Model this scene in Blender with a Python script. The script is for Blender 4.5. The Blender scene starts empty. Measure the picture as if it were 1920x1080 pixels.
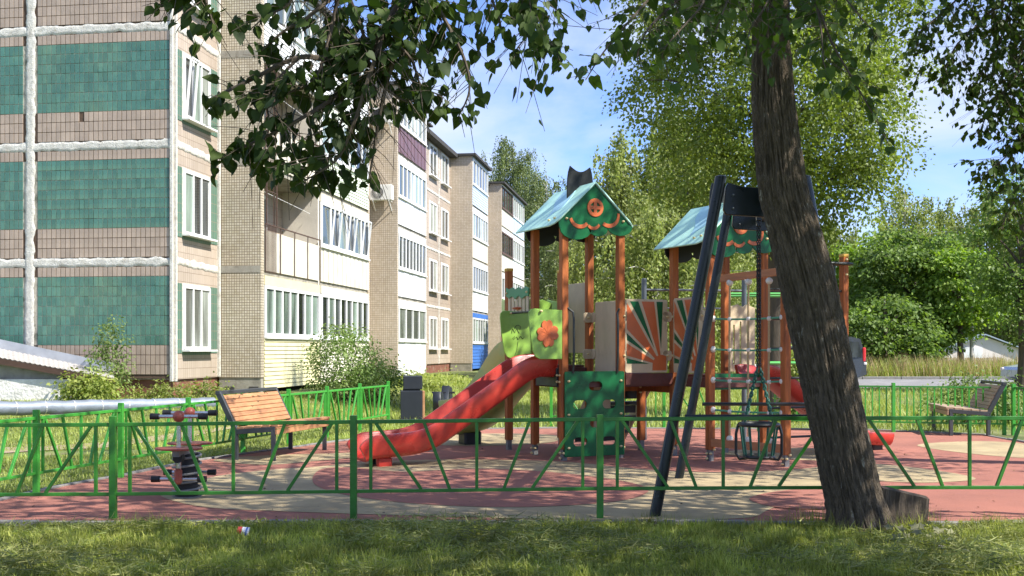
import bpy, bmesh, math, random
import numpy as np
from mathutils import Vector, Matrix, noise

random.seed(7); rng = np.random.default_rng(11)
SC = bpy.context.scene
COL = SC.collection

# ---------------------------------------------------------------- camera
F, CX, HZ, H = 2100.0, 960.0, 655.0, 1.55      # focal length in photo pixels, centre, horizon row, eye height
cam_d = bpy.data.cameras.new('camera'); cam = bpy.data.objects.new('camera', cam_d); COL.objects.link(cam)
cam.location = (0, 0, H); cam.rotation_euler = (math.radians(90), 0, 0)
cam_d.sensor_width = 36; cam_d.lens = F / 1920 * 36; cam_d.shift_y = (HZ - 540) / 1920
cam_d.clip_start = 0.1; cam_d.clip_end = 2000
SC.camera = cam
SC.render.resolution_x, SC.render.resolution_y = 1024, 576

# ---------------------------------------------------------------- world and sun
SUN = Vector((1.0, -0.52, 1.2)).normalized()    # direction towards the sun
W = bpy.data.worlds.new('World'); SC.world = W; W.use_nodes = True
wn, wl = W.node_tree.nodes, W.node_tree.links
wn.clear()
wo = wn.new('ShaderNodeOutputWorld'); bg = wn.new('ShaderNodeBackground')
sky = wn.new('ShaderNodeTexSky'); sky.sky_type = 'NISHITA'; sky.sun_disc = False
sky.sun_elevation = math.asin(SUN.z); sky.sun_rotation = math.atan2(SUN.x, SUN.y)
sky.air_density = 0.75; sky.dust_density = 0.25; sky.ozone_density = 3.5
tc = wn.new('ShaderNodeTexCoord'); mp = wn.new('ShaderNodeMapping'); mp.inputs['Scale'].default_value = (1.6, 1.6, 4.2)
mp.inputs['Location'].default_value = (0.35, 0.2, 0.1)
nz = wn.new('ShaderNodeTexNoise'); nz.inputs['Scale'].default_value = 1.7; nz.inputs['Detail'].default_value = 9; nz.inputs['Roughness'].default_value = 0.55
nz.inputs['Distortion'].default_value = 0.5
cr = wn.new('ShaderNodeValToRGB'); cr.color_ramp.elements[0].position = 0.42; cr.color_ramp.elements[1].position = 0.66
cr.color_ramp.elements[0].color = (0.06, 0.06, 0.06, 1)
cr.color_ramp.elements[1].color = (0.9, 0.9, 0.9, 1)
mx = wn.new('ShaderNodeMixRGB'); mx.inputs[2].default_value = (2.35, 2.6, 3.05, 1)
wl.new(tc.outputs['Generated'], mp.inputs[0]); wl.new(mp.outputs[0], nz.inputs['Vector'])
wl.new(nz.outputs['Fac'], cr.inputs[0]); wl.new(cr.outputs[0], mx.inputs[0])
tint = wn.new('ShaderNodeMixRGB'); tint.blend_type = 'MULTIPLY'; tint.inputs[0].default_value = 1.0; tint.inputs[2].default_value = (0.56, 0.61, 0.80, 1)
wl.new(sky.outputs[0], tint.inputs[1]); wl.new(tint.outputs[0], mx.inputs[1])
wl.new(mx.outputs[0], bg.inputs[0]); bg.inputs[1].default_value = 0.115
wl.new(bg.outputs[0], wo.inputs[0])
sl = bpy.data.lights.new('sun', 'SUN'); sl.energy = 2.85; sl.angle = math.radians(0.53); sl.color = (1.0, 0.955, 0.885)
so = bpy.data.objects.new('sun', sl); COL.objects.link(so); so.location = (20, -10, 30)
so.rotation_euler = SUN.to_track_quat('Z', 'Y').to_euler()
vs = SC.view_settings; vs.view_transform = 'Standard'; vs.look = 'None'; vs.gamma = 1; vs.exposure = 1.72; vs.use_curve_mapping = False

# ---------------------------------------------------------------- helpers
def Gp(u, v, z=0.0):
    D = F * (H - z) / (v - HZ); return Vector(((u - CX) / F * D, D, z))
def Pp(u, v, D):
    return Vector(((u - CX) / F * D, D, H - (v - HZ) / F * D))

def tag(o, label, cat=None, group=None, kind=None):
    if label: o['label'] = label
    if cat: o['category'] = cat
    if group: o['group'] = group
    if kind: o['kind'] = kind
    return o
def thing(name, loc, label, cat, group=None):
    o = bpy.data.objects.new(name, None); COL.objects.link(o); o.location = Vector(loc)
    o.empty_display_size = 0.2
    return tag(o, label, cat, group)
def root_loc(p):
    l = Vector(p.location)
    q = p.parent
    while q: q = q.parent
    return l
WORLD = {}
def put(name, me, mat, parent=None, smooth=False, mw=None):
    """link mesh data (in world coordinates, or placed by mw) as one object under parent"""
    o = bpy.data.objects.new(name, me); COL.objects.link(o)
    if mat is not None and not me.materials: me.materials.append(mat)
    if smooth:
        me.polygons.foreach_set('use_smooth', [True] * len(me.polygons))
    if mw is None: mw = Matrix.Identity(4)
    if parent is not None:
        pw = WORLD.get(parent.name)
        if pw is None: pw = Matrix.Translation(parent.location)
        o.parent = parent; o.matrix_parent_inverse = pw.inverted()
    o.matrix_basis = mw
    WORLD[o.name] = mw
    return o

class MB:
    def __init__(s): s.v = []; s.f = []
    def add(s, vs, fs):
        k = len(s.v); s.v += [tuple(x) for x in vs]; s.f += [tuple(i + k for i in f) for f in fs]; return s
    def box(s, c, size, ax=None, ch=0.0):
        """box centred at c; ax = three unit axes"""
        c = Vector(c); X, Y, Z = ax if ax else (Vector((1,0,0)), Vector((0,1,0)), Vector((0,0,1)))
        hx, hy, hz = size[0]/2, size[1]/2, size[2]/2
        vs = [c + X*sx*hx + Y*sy*hy + Z*sz*hz for sx in (-1,1) for sy in (-1,1) for sz in (-1,1)]
        if ch <= 0:
            return s.add(vs, [(0,1,3,2),(4,6,7,5),(0,4,5,1),(2,3,7,6),(0,2,6,4),(1,5,7,3)])
        hs = (hx, hy, hz); axs = (X, Y, Z); out = []; idx = {}
        for sx in (-1,1):
            for sy in (-1,1):
                for sz in (-1,1):
                    sg = (sx, sy, sz)
                    for k in range(3):
                        p = c.copy()
                        for j in range(3):
                            p += axs[j] * sg[j] * (hs[j] if j == k else hs[j] - ch)
                        idx[(sg, k)] = len(out); out.append(p)
        fs = []
        for k in range(3):
            i, j = [q for q in range(3) if q != k]
            for sk in (-1, 1):
                q = []
                for si, sj in ((-1,-1),(1,-1),(1,1),(-1,1)):
                    g = [0,0,0]; g[k] = sk; g[i] = si; g[j] = sj; q.append(idx[(tuple(g), k)])
                fs.append(q)
        for k in range(3):                       # edges running along k
            i, j = [q for q in range(3) if q != k]
            for si in (-1,1):
                for sj in (-1,1):
                    g0 = [0,0,0]; g0[k] = -1; g0[i] = si; g0[j] = sj; g1 = list(g0); g1[k] = 1
                    g0, g1 = tuple(g0), tuple(g1)
                    fs.append([idx[(g0,i)], idx[(g1,i)], idx[(g1,j)], idx[(g0,j)]])
        for sx in (-1,1):
            for sy in (-1,1):
                for sz in (-1,1):
                    g = (sx,sy,sz); fs.append([idx[(g,0)], idx[(g,1)], idx[(g,2)]])
        return s.add(out, fs)
    def bar(s, p0, p1, w, h=None, up=(0,0,1), ch=0.0):
        p0, p1 = Vector(p0), Vector(p1); d = p1 - p0; L = d.length; d.normalize(); u = Vector(up)
        if abs(d.dot(u)) > 0.98: u = Vector((0,1,0))
        x = d.cross(u).normalized(); z = x.cross(d).normalized()
        return s.box((p0+p1)/2, (w, L, h if h else w), (x, d, z), ch)
    def tube(s, path, r, n=8, cap=True):
        path = [Vector(p) for p in path]; k0 = len(s.v); m = len(path)
        rr = r if hasattr(r, '__len__') else [r]*m
        prev = None
        for i, p in enumerate(path):
            t = (path[min(i+1,m-1)] - path[max(i-1,0)]).normalized()
            if prev is None:
                a = Vector((0,0,1)) if abs(t.z) < 0.9 else Vector((1,0,0))
                u = t.cross(a).normalized()
            else:
                u = (prev - t*prev.dot(t)).normalized()
            prev = u; w = t.cross(u)
            for j in range(n):
                a = 2*math.pi*j/n
                s.v.append(tuple(p + (u*math.cos(a) + w*math.sin(a))*rr[i]))
        for i in range(m-1):
            for j in range(n):
                a = k0+i*n+j; b = k0+i*n+(j+1)%n
                s.f.append((a, b, b+n, a+n))
        if cap:
            s.f.append(tuple(k0+j for j in range(n))[::-1]); s.f.append(tuple(k0+(m-1)*n+j for j in range(n)))
        return s
    def lathe(s, c, prof, n=16, ax=None):
        c = Vector(c); X, Y, Z = ax if ax else (Vector((1,0,0)), Vector((0,1,0)), Vector((0,0,1)))
        k0 = len(s.v)
        for r, z in prof:
            for j in range(n):
                a = 2*math.pi*j/n
                s.v.append(tuple(c + X*r*math.cos(a) + Y*r*math.sin(a) + Z*z))
        for i in range(len(prof)-1):
            for j in range(n):
                a = k0+i*n+j; b = k0+i*n+(j+1)%n; s.f.append((a,b,b+n,a+n))
        s.f.append(tuple(k0+j for j in range(n))[::-1]); s.f.append(tuple(k0+(len(prof)-1)*n+j for j in range(n)))
        return s
    def ball(s, c, r, n=10, ax=None, squash=1.0):
        m = max(4, n//2)
        return s.lathe(c, [(max(1e-4, r*math.sin(math.pi*i/m)), -r*squash*math.cos(math.pi*i/m)) for i in range(m+1)], n, ax)
    def mesh(s, name='m'):
        me = bpy.data.meshes.new(name); me.from_pydata(s.v, [], s.f); me.update(); return me
    def build(s, name, mat, parent=None, smooth=False, mw=None):
        me = s.mesh(name)
        if smooth:
            pass
        o = put(name, me, mat, parent, False, mw)
        if smooth: shade(o)
        return o
def shade(o, ang=40):
    me = o.data
    me.polygons.foreach_set('use_smooth', [True]*len(me.polygons))
    try: me.set_sharp_from_angle(angle=math.radians(ang))
    except Exception: pass

def plate(name, loops, origin, ux, uy, thick, mat, parent=None, bev=0.004):
    """flat board cut from loops (first outer, others holes) in the plane origin+ux,uy, given thickness towards both sides"""
    cu = bpy.data.curves.new(name, 'CURVE'); cu.dimensions = '2D'; cu.fill_mode = 'BOTH'
    cu.extrude = max(1e-4, thick/2 - bev); cu.bevel_depth = bev; cu.bevel_resolution = 0
    for lp in loops:
        sp = cu.splines.new('POLY'); sp.points.add(len(lp)-1)
        for i, (x, y) in enumerate(lp): sp.points[i].co = (x, y, 0, 1)
        sp.use_cyclic_u = True
    co = bpy.data.objects.new(name, cu)
    me = bpy.data.meshes.new_from_object(co)
    bpy.data.objects.remove(co); bpy.data.curves.remove(cu)
    ux = Vector(ux).normalized(); uy = Vector(uy).normalized(); w = ux.cross(uy).normalized(); o = Vector(origin)
    M4 = Matrix(((ux.x,uy.x,w.x,o.x),(ux.y,uy.y,w.y,o.y),(ux.z,uy.z,w.z,o.z),(0,0,0,1)))
    me.transform(M4); me.update(); me.materials.clear()
    return put(name, me, mat, parent)
def rrect(x0, y0, x1, y1, r=0.02, n=4):
    out = []
    for cx, cy, a0 in ((x1-r,y1-r,0),(x0+r,y1-r,90),(x0+r,y0+r,180),(x1-r,y0+r,270)):
        for k in range(n+1):
            a = math.radians(a0 + 90*k/n); out.append((cx+r*math.cos(a), cy+r*math.sin(a)))
    return out
def circ(cx, cy, r, n=24, a0=0, a1=360):
    return [(cx+r*math.cos(math.radians(a0+(a1-a0)*k/n)), cy+r*math.sin(math.radians(a0+(a1-a0)*k/n))) for k in range(n if a1-a0 == 360 else n+1)]
def clip_rect(poly, x0, y0, x1, y1):
    for ax, val, sgn in ((0,x0,1),(0,x1,-1),(1,y0,1),(1,y1,-1)):
        out = []
        for i in range(len(poly)):
            a, b = poly[i], poly[(i+1)%len(poly)]
            ia, ib = (a[ax]-val)*sgn >= 0, (b[ax]-val)*sgn >= 0
            if ia: out.append(a)
            if ia != ib:
                t = (val-a[ax])/(b[ax]-a[ax]); out.append((a[0]+(b[0]-a[0])*t, a[1]+(b[1]-a[1])*t))
        poly = out
        if not poly: return []
    return poly

# ---------------------------------------------------------------- materials
MATS = {}
def M(name, col, rough=0.5, var=0.12, scale=6.0, bump=0.0, bscale=60.0, metal=0.0, spec=0.5, rnd=0.0, stretch=(1,1,1), col2=None, c2scale=3.0, c2lo=0.5, c2hi=0.62, island=0.0, coat=0.0, detail=5):
    if name in MATS: return MATS[name]
    m = bpy.data.materials.new(name); m.use_nodes = True; n, l = m.node_tree.nodes, m.node_tree.links
    b = n['Principled BSDF']; b.inputs['Roughness'].default_value = rough; b.inputs['Metallic'].default_value = metal
    b.inputs['Specular IOR Level'].default_value = spec
    if coat: b.inputs['Coat Weight'].default_value = coat; b.inputs['Coat Roughness'].default_value = 0.15
    t = n.new('ShaderNodeTexCoord'); mpn = n.new('ShaderNodeMapping'); mpn.inputs['Scale'].default_value = stretch
    l.new(t.outputs['Object'], mpn.inputs[0])
    nt = n.new('ShaderNodeTexNoise'); nt.inputs['Scale'].default_value = scale; nt.inputs['Detail'].default_value = detail; nt.inputs['Roughness'].default_value = 0.65
    l.new(mpn.outputs[0], nt.inputs['Vector'])
    base = None
    if col2 is not None:
        n2 = n.new('ShaderNodeTexNoise'); n2.inputs['Scale'].default_value = c2scale; n2.inputs['Detail'].default_value = 6; n2.inputs['Roughness'].default_value = 0.7
        l.new(mpn.outputs[0], n2.inputs['Vector'])
        r2 = n.new('ShaderNodeMapRange'); r2.inputs[1].default_value = c2lo; r2.inputs[2].default_value = c2hi
        l.new(n2.outputs['Fac'], r2.inputs[0])
        mm = n.new('ShaderNodeMixRGB'); mm.inputs[1].default_value = (*col,1); mm.inputs[2].default_value = (*col2,1)
        l.new(r2.outputs[0], mm.inputs[0]); base = mm.outputs[0]
    hs = n.new('ShaderNodeHueSaturation')
    if base: l.new(base, hs.inputs['Color'])
    else: hs.inputs['Color'].default_value = (*col,1)
    mr = n.new('ShaderNodeMapRange'); mr.inputs[1].default_value = 0.25; mr.inputs[2].default_value = 0.75
    mr.inputs[3].default_value = 1-var*1.3; mr.inputs[4].default_value = 1+var*1.3
    l.new(nt.outputs['Fac'], mr.inputs[0]); val = mr.outputs[0]
    if rnd:
        oi = n.new('ShaderNodeObjectInfo'); r3 = n.new('ShaderNodeMapRange'); r3.inputs[3].default_value = 1-rnd; r3.inputs[4].default_value = 1+rnd
        l.new(oi.outputs['Random'], r3.inputs[0]); mu = n.new('ShaderNodeMath'); mu.operation = 'MULTIPLY'
        l.new(val, mu.inputs[0]); l.new(r3.outputs[0], mu.inputs[1]); val = mu.outputs[0]
    if island:
        oi = n.new('ShaderNodeNewGeometry'); r3 = n.new('ShaderNodeMapRange'); r3.inputs[3].default_value = 1-island; r3.inputs[4].default_value = 1+island
        l.new(oi.outputs['Random Per Island'], r3.inputs[0]); mu = n.new('ShaderNodeMath'); mu.operation = 'MULTIPLY'
        l.new(val, mu.inputs[0]); l.new(r3.outputs[0], mu.inputs[1]); val = mu.outputs[0]
    l.new(val, hs.inputs['Value']); l.new(hs.outputs[0], b.inputs['Base Color'])
    rr = n.new('ShaderNodeMapRange'); rr.inputs[1].default_value = 0.3; rr.inputs[2].default_value = 0.7
    rr.inputs[3].default_value = max(0.02, rough-0.08); rr.inputs[4].default_value = min(1, rough+0.1)
    l.new(nt.outputs['Fac'], rr.inputs[0]); l.new(rr.outputs[0], b.inputs['Roughness'])
    if bump:
        nb = n.new('ShaderNodeTexNoise'); nb.inputs['Scale'].default_value = bscale; nb.inputs['Detail'].default_value = 4
        l.new(mpn.outputs[0], nb.inputs['Vector']); bp = n.new('ShaderNodeBump'); bp.inputs['Strength'].default_value = bump; bp.inputs['Distance'].default_value = 0.02
        l.new(nb.outputs['Fac'], bp.inputs['Height']); l.new(bp.outputs[0], b.inputs['Normal'])
    MATS[name] = m; return m

def leafmat(name, col, col2, trans=0.4, rough=0.45, spread=0.35, spec=0.35, nsc=0.9):
    m = bpy.data.materials.new(name); m.use_nodes = True; n, l = m.node_tree.nodes, m.node_tree.links
    b = n['Principled BSDF']; b.inputs['Roughness'].default_value = rough; b.inputs['Specular IOR Level'].default_value = spec
    ge = n.new('ShaderNodeNewGeometry'); mm = n.new('ShaderNodeMixRGB'); mm.inputs[1].default_value = (*col,1); mm.inputs[2].default_value = (*col2,1)
    l.new(ge.outputs['Random Per Island'], mm.inputs[0])
    nt = n.new('ShaderNodeTexNoise'); nt.inputs['Scale'].default_value = nsc; nt.inputs['Detail'].default_value = 4; t = n.new('ShaderNodeTexCoord'); l.new(t.outputs['Object'], nt.inputs['Vector'])
    mr = n.new('ShaderNodeMapRange'); mr.inputs[1].default_value = 0.3; mr.inputs[2].default_value = 0.7; mr.inputs[3].default_value = 1-spread; mr.inputs[4].default_value = 1+spread
    l.new(nt.outputs['Fac'], mr.inputs[0])
    hs = n.new('ShaderNodeHueSaturation'); l.new(mm.outputs[0], hs.inputs['Color']); l.new(mr.outputs[0], hs.inputs['Value'])
    l.new(hs.outputs[0], b.inputs['Base Color'])
    tr = n.new('ShaderNodeBsdfTranslucent'); h2 = n.new('ShaderNodeHueSaturation'); h2.inputs['Saturation'].default_value = 1.15; h2.inputs['Value'].default_value = 1.6
    l.new(hs.outputs[0], h2.inputs['Color']); l.new(h2.outputs[0], tr.inputs[0])
    ms = n.new('ShaderNodeMixShader'); ms.inputs[0].default_value = trans
    l.new(b.outputs[0], ms.inputs[1]); l.new(tr.outputs[0], ms.inputs[2])
    l.new(ms.outputs[0], n['Material Output'].inputs[0])
    MATS[name] = m; return m

def brickmat(name, c1, c2, mort, bw, bh, ms, offset=0.0, rough=0.55, bump=0.5, stain=(0.3,0.27,0.2), stain_lo=0.6, stain_hi=0.72, rot=(0,0,0), uv='facade'):
    """small tiles too fine to build singly; mapped by two facade axes carried in a uv layer"""
    m = bpy.data.materials.new(name); m.use_nodes = True; n, l = m.node_tree.nodes, m.node_tree.links
    b = n['Principled BSDF']; b.inputs['Roughness'].default_value = rough
    u = n.new('ShaderNodeUVMap'); u.uv_map = uv
    br = n.new('ShaderNodeTexBrick'); br.offset = offset; br.inputs['Scale'].default_value = 1.0
    br.inputs['Color1'].default_value = (*c1,1); br.inputs['Color2'].default_value = (*c2,1); br.inputs['Mortar'].default_value = (*mort,1)
    br.inputs['Brick Width'].default_value = bw; br.inputs['Row Height'].default_value = bh; br.inputs['Mortar Size'].default_value = ms; br.inputs['Mortar Smooth'].default_value = 0.2
    l.new(u.outputs[0], br.inputs['Vector'])
    nt = n.new('ShaderNodeTexNoise'); nt.inputs['Scale'].default_value = 0.9; nt.inputs['Detail'].default_value = 9; nt.inputs['Roughness'].default_value = 0.75
    l.new(u.outputs[0], nt.inputs['Vector'])
    mr = n.new('ShaderNodeMapRange'); mr.inputs[1].default_value = stain_lo; mr.inputs[2].default_value = stain_hi; mr.inputs[4].default_value = 0.85
    l.new(nt.outputs['Fac'], mr.inputs[0])
    mm = n.new('ShaderNodeMixRGB'); l.new(mr.outputs[0], mm.inputs[0]); l.new(br.outputs['Color'], mm.inputs[1]); mm.inputs[2].default_value = (*stain,1)
    n3 = n.new('ShaderNodeTexNoise'); n3.inputs['Scale'].default_value = 0.35; n3.inputs['Detail'].default_value = 5; l.new(u.outputs[0], n3.inputs['Vector'])
    m3 = n.new('ShaderNodeMapRange'); m3.inputs[1].default_value = 0.3; m3.inputs[2].default_value = 0.7; m3.inputs[3].default_value = 0.82; m3.inputs[4].default_value = 1.12; l.new(n3.outputs['Fac'], m3.inputs[0])
    hs = n.new('ShaderNodeHueSaturation'); l.new(mm.outputs[0], hs.inputs['Color']); l.new(m3.outputs[0], hs.inputs['Value'])
    l.new(hs.outputs[0], b.inputs['Base Color'])
    bp = n.new('ShaderNodeBump'); bp.inputs['Strength'].default_value = bump; bp.inputs['Distance'].default_value = 0.006; bp.invert = True
    l.new(br.outputs['Fac'], bp.inputs['Height']); l.new(bp.outputs[0], b.inputs['Normal'])
    MATS[name] = m; return m

# ---------------------------------------------------------------- leaf and blade meshes from arrays
T_DIAMOND = (np.array([(0,0,0),(-.36,.5,.07),(0,1,-.05),(.36,.5,.07)], float), [(0,3,2),(0,2,1)])
_h = [(0,0,0),(.30,-.10,.05),(.50,.12,.07),(.50,.40,.05),(.30,.72,-.02),(0,1.12,-.16),(-.30,.72,-.02),(-.50,.40,.05),(-.50,.12,.07),(-.30,-.10,.05),(0,.42,-.03)]
T_HEART = (np.array(_h, float), [(10,0,1),(10,1,2),(10,2,3),(10,3,4),(10,4,5),(10,5,6),(10,6,7),(10,7,8),(10,8,9),(10,9,0)])
T_BLADE = (np.array([(-.5,0,0),(.5,0,0),(-.35,.55,.06),(.35,.55,.06),(0,1,.22)], float), [(0,1,3,2),(2,3,4)])
T_TRI = (np.array([(-.5,0,0),(.5,0,0),(0,1,.15)], float), [(0,1,2)])
def nrm(a): return a / np.maximum(1e-9, np.linalg.norm(a, axis=1, keepdims=True))
def scatter_mesh(name, pos, L, N, size, width, tmpl):
    tv, tf = tmpl; n = len(pos); k = len(tv)
    L = nrm(L); X = nrm(np.cross(L, N)); Z = np.cross(X, L)
    size = np.broadcast_to(size, (n,)); width = np.broadcast_to(width, (n,))
    V = (pos[:,None,:] + X[:,None,:]*(tv[None,:,0,None]*(size*width)[:,None,None]) + L[:,None,:]*(tv[None,:,1,None]*size[:,None,None]) + Z[:,None,:]*(tv[None,:,2,None]*size[:,None,None])).reshape(-1,3)
    loops = []; starts = []; tot = 0
    flat = np.concatenate([np.array(f) for f in tf]); cnt = np.array([len(f) for f in tf])
    li = (flat[None,:] + (np.arange(n)*k)[:,None]).reshape(-1)
    lt = np.tile(cnt, n); ls = np.concatenate([[0], np.cumsum(lt)[:-1]])
    me = bpy.data.meshes.new(name)
    me.vertices.add(len(V)); me.vertices.foreach_set('co', V.astype(np.float32).ravel())
    me.loops.add(len(li)); me.loops.foreach_set('vertex_index', li.astype(np.int32))
    me.polygons.add(len(lt)); me.polygons.foreach_set('loop_start', ls.astype(np.int32)); me.polygons.foreach_set('loop_total', lt.astype(np.int32))
    me.update(calc_edges=True); return me
def rdir(n, up=0.0):
    a = rng.normal(size=(n,3)); a[:,2] += up; return nrm(a)

# ================================================================ SETTING
def sstep(a, b, x):
    t = np.clip((np.asarray(x, float) - a) / (b - a), 0, 1); return t*t*(3-2*t)
def gz(x, y):
    x = np.asarray(x, float); y = np.asarray(y, float)
    o = ((x + 6.177) - 0.147*(y - 27.6)) / 1.0107
    z = 0.45 * (1 - sstep(0.4, 4.2, o)) * sstep(15, 24, y)
    z = z + 0.05*np.exp(-((y-9.0)/0.9)**2) * (0.4 + 0.6*np.sin(x*1.3+0.6)*np.sin(x*0.55))*(1-sstep(9.7, 9.95, y))
    return z
m_soil = M('lawn_soil', (0.13,0.165,0.04), 0.95, 0.35, 3.0, 0.5, 30, col2=(0.20,0.18,0.08), c2scale=1.3, c2lo=0.5, c2hi=0.68)
def ground():
    xs = np.concatenate([np.linspace(-600,-40,12), np.linspace(-38,40,118), np.linspace(44,600,14)])
    ys = np.concatenate([np.linspace(-60,5,10), np.linspace(6,30,97), np.linspace(31,90,40), np.linspace(100,900,18)])
    X, Y = np.meshgrid(xs, ys); Z = gz(X, Y)
    nx, ny = len(xs), len(ys)
    v = np.stack([X.ravel(), Y.ravel(), Z.ravel()], 1)
    f = [(j*nx+i, j*nx+i+1, (j+1)*nx+i+1, (j+1)*nx+i) for j in range(ny-1) for i in range(nx-1)]
    me = bpy.data.meshes.new('ground'); me.from_pydata(v.tolist(), [], f); me.update()
    o = put('ground', me, m_soil, None, True)
    tag(o, 'lawn and soil under the playground and round the block', 'ground', kind='structure')
ground()

# rubber surfacing: one red sheet, beige and red inlays laid as their own sheets
RUB = [(-160,975),(-20,944),(111,914),(236,892),(350,868),(500,847),(640,828),(760,812),(900,806),(1100,804),(1640,808),(1850,818),(2000,845),(2300,905),(2500,986),(1400,986),(700,986),(300,986),(-300,986)]
RUBW = [Gp(u, v) for u, v in RUB[1:-1]] + [Gp(-160, 986)]
m_red = M('red_rubber', (0.39,0.152,0.105), 0.9, 0.22, 1.6, 0.6, 260, col2=(0.31,0.122,0.085), c2scale=0.8, c2lo=0.42, c2hi=0.7)
m_beige = M('beige_rubber', (0.45,0.35,0.195), 0.9, 0.2, 1.7, 0.6, 260, col2=(0.35,0.27,0.15), c2scale=0.9, c2lo=0.42, c2hi=0.7)
def sheet(name, pts, z, mat, label):
    bm = bmesh.new(); vs = [bm.verts.new((p.x, p.y, z)) for p in pts]; f = bm.faces.new(vs)
    bmesh.ops.triangulate(bm, faces=[f]); bm.normal_update()
    for q in bm.faces:
        if q.normal.z < 0: q.normal_flip()
    me = bpy.data.meshes.new(name); bm.to_mesh(me); bm.free()
    return tag(put(name, me, mat), label, 'surfacing', kind='structure')
sheet('rubber_surface', RUBW, 0.016, m_red, 'red rubber safety surfacing of the playground')
def smooth_px(pts, n=6):
    out = []; k = len(pts)
    for i in range(k):
        p0, p1, p2, p3 = (np.array(pts[(i+j-1) % k], float) for j in range(4))
        for s in range(n):
            t = s/n
            out.append(tuple(0.5*((2*p1)+(-p0+p2)*t+(2*p0-5*p1+4*p2-p3)*t*t+(-p0+3*p1-3*p2+p3)*t**3)))
    return out
BLOBS = [
 ('beige_inlay', [(300,932),(350,918),(395,898),(500,884),(590,878),(700,868),(860,864),(1050,868),(1200,882),(1330,888),(1480,884),(1600,872),(1720,880),(1830,900),(1740,908),(1600,906),(1500,930),(1440,960),(1380,976),(1100,978),(760,970),(520,962),(380,954)], 0.020, m_beige, 'broad beige band of rubber surfacing winding past the swing'),
 ('red_inlay', [(600,884),(660,880),(760,888),(900,882),(1050,890),(1180,908),(1215,926),(1150,945),(980,955),(800,950),(660,934),(590,912)], 0.024, m_red, 'red oval of rubber surfacing inside the beige band'),
 ('red_inlay', [(1405,940),(1450,926),(1530,920),(1600,926),(1640,946),(1560,958),(1460,956)], 0.024, m_red, 'small red lens of rubber surfacing beside the leaning tree'),
 ('beige_inlay', [(400,866),(470,858),(560,854),(640,852),(720,846),(700,856),(600,866),(500,874)], 0.020, m_beige, 'narrow beige streak of surfacing in front of the wooden bench'),
 ('beige_inlay', [(760,822),(900,815),(1040,818),(1030,832),(900,838),(780,834)], 0.020, m_beige, 'beige patch of surfacing under the yellow slide'),
 ('beige_inlay', [(1720,838),(1800,830),(1900,832),(2020,848),(1980,862),(1850,856)], 0.020, m_beige, 'beige patch of surfacing near the slatted lounge bench'),
 ('beige_inlay', [(1350,852),(1450,842),(1560,846),(1640,862),(1600,868),(1450,862)], 0.020, m_beige, 'beige patch of surfacing behind the rope net'),
]
for nm, px, z, mt, lb in BLOBS:
    sheet(nm, [Gp(u, v) for u, v in smooth_px(px)], z, mt, lb)

m_conc = M('kerb_concrete', (0.22,0.21,0.19), 0.9, 0.2, 8, 0.5, 90)
kerb = thing('kerb', (0, 9.8, 0), 'concrete edging stones round the rubber surfacing', 'kerb'); kerb['kind'] = 'structure'
edge = RUBW + [RUBW[0]]
for a, b in zip(edge[:-1], edge[1:]):
    L = (b-a).length
    if L < 0.3 or min(a.x, b.x) > 9.5: continue
    n = max(1, round(L/1.0)); d = (b-a)/n
    for i in range(n):
        p, q = a+d*i, a+d*(i+1); g = d.normalized()*0.006
        mid = (p+q)/2; sd = Vector((d.y, -d.x, 0)).normalized()*0.035
        zo = 0.03 + random.uniform(-.006,.006) + float(gz(mid.x, mid.y))
        MB().bar(p+g+sd+Vector((0,0,zo-.06)), q-g+sd+Vector((0,0,zo-.06)), 0.07, 0.14, ch=0.008).build('kerb_stone', m_conc, kerb)

# road behind the playground
m_asph = M('asphalt', (0.21,0.205,0.20), 0.92, 0.15, 1.2, 0.4, 120, col2=(0.27,0.26,0.25), c2scale=0.5)
def strip(name, y0, y1, x0, x1, z, mat, label, tilt=0.0):
    me = bpy.data.meshes.new(name); me.from_pydata([(x0,y0,z),(x1,y0+tilt,z),(x1,y1+tilt,z),(x0,y1,z)], [], [(0,1,2,3)]); me.update()
    return tag(put(name, me, mat), label, name.replace('_',' '), kind='structure')
strip('road', 44.5, 57.5, 4.0, 90, 0.012, m_asph, 'pale asphalt road running behind the playground')
kb = thing('road_kerb', (20, 57.6, 0), 'low concrete kerb along the far side of the road', 'kerb'); kb['kind'] = 'structure'
for i in range(40):
    MB().box((5+i*2.0, 57.65, 0.06), (1.97, 0.16, 0.18), ch=0.02).build('kerb_stone', m_conc, kb)
m_dirt = M('dirt_path', (0.33,0.26,0.17), 0.95, 0.2, 4, 0.5, 60, col2=(0.2,0.17,0.09), c2scale=2.0)
pth = []
for x, y in [(-14,15.2),(-11,15.4),(-8.5,16.0),(-6.2,17.4),(-5.3,19.2),(-4.6,22)]: pth.append((x,y))
pts = [Vector((x, y-0.35, 0)) for x, y in pth] + [Vector((x, y+0.35, 0)) for x, y in pth[::-1]]
def drape(name, left, right, mat, label, lift):
    v = []; f = []
    for a, b in zip(left, right):
        for t in np.linspace(0, 1, 5):
            p = a.lerp(b, t); v.append((p.x, p.y, float(gz(p.x, p.y))+lift))
    for i in range(len(left)-1):
        for k in range(4):
            q = i*5+k; f.append((q, q+5, q+6, q+1))
    me = bpy.data.meshes.new(name); me.from_pydata(v, [], f); me.update()
    return tag(put(name, me, mat, None, True), label, 'path', kind='structure')
def dense(pl, n=10):
    out = []
    for a, b in zip(pl[:-1], pl[1:]):
        for k in range(n): out.append((a[0]+(b[0]-a[0])*k/n, a[1]+(b[1]-a[1])*k/n))
    return out + [pl[-1]]
dp = dense(pth)
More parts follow.
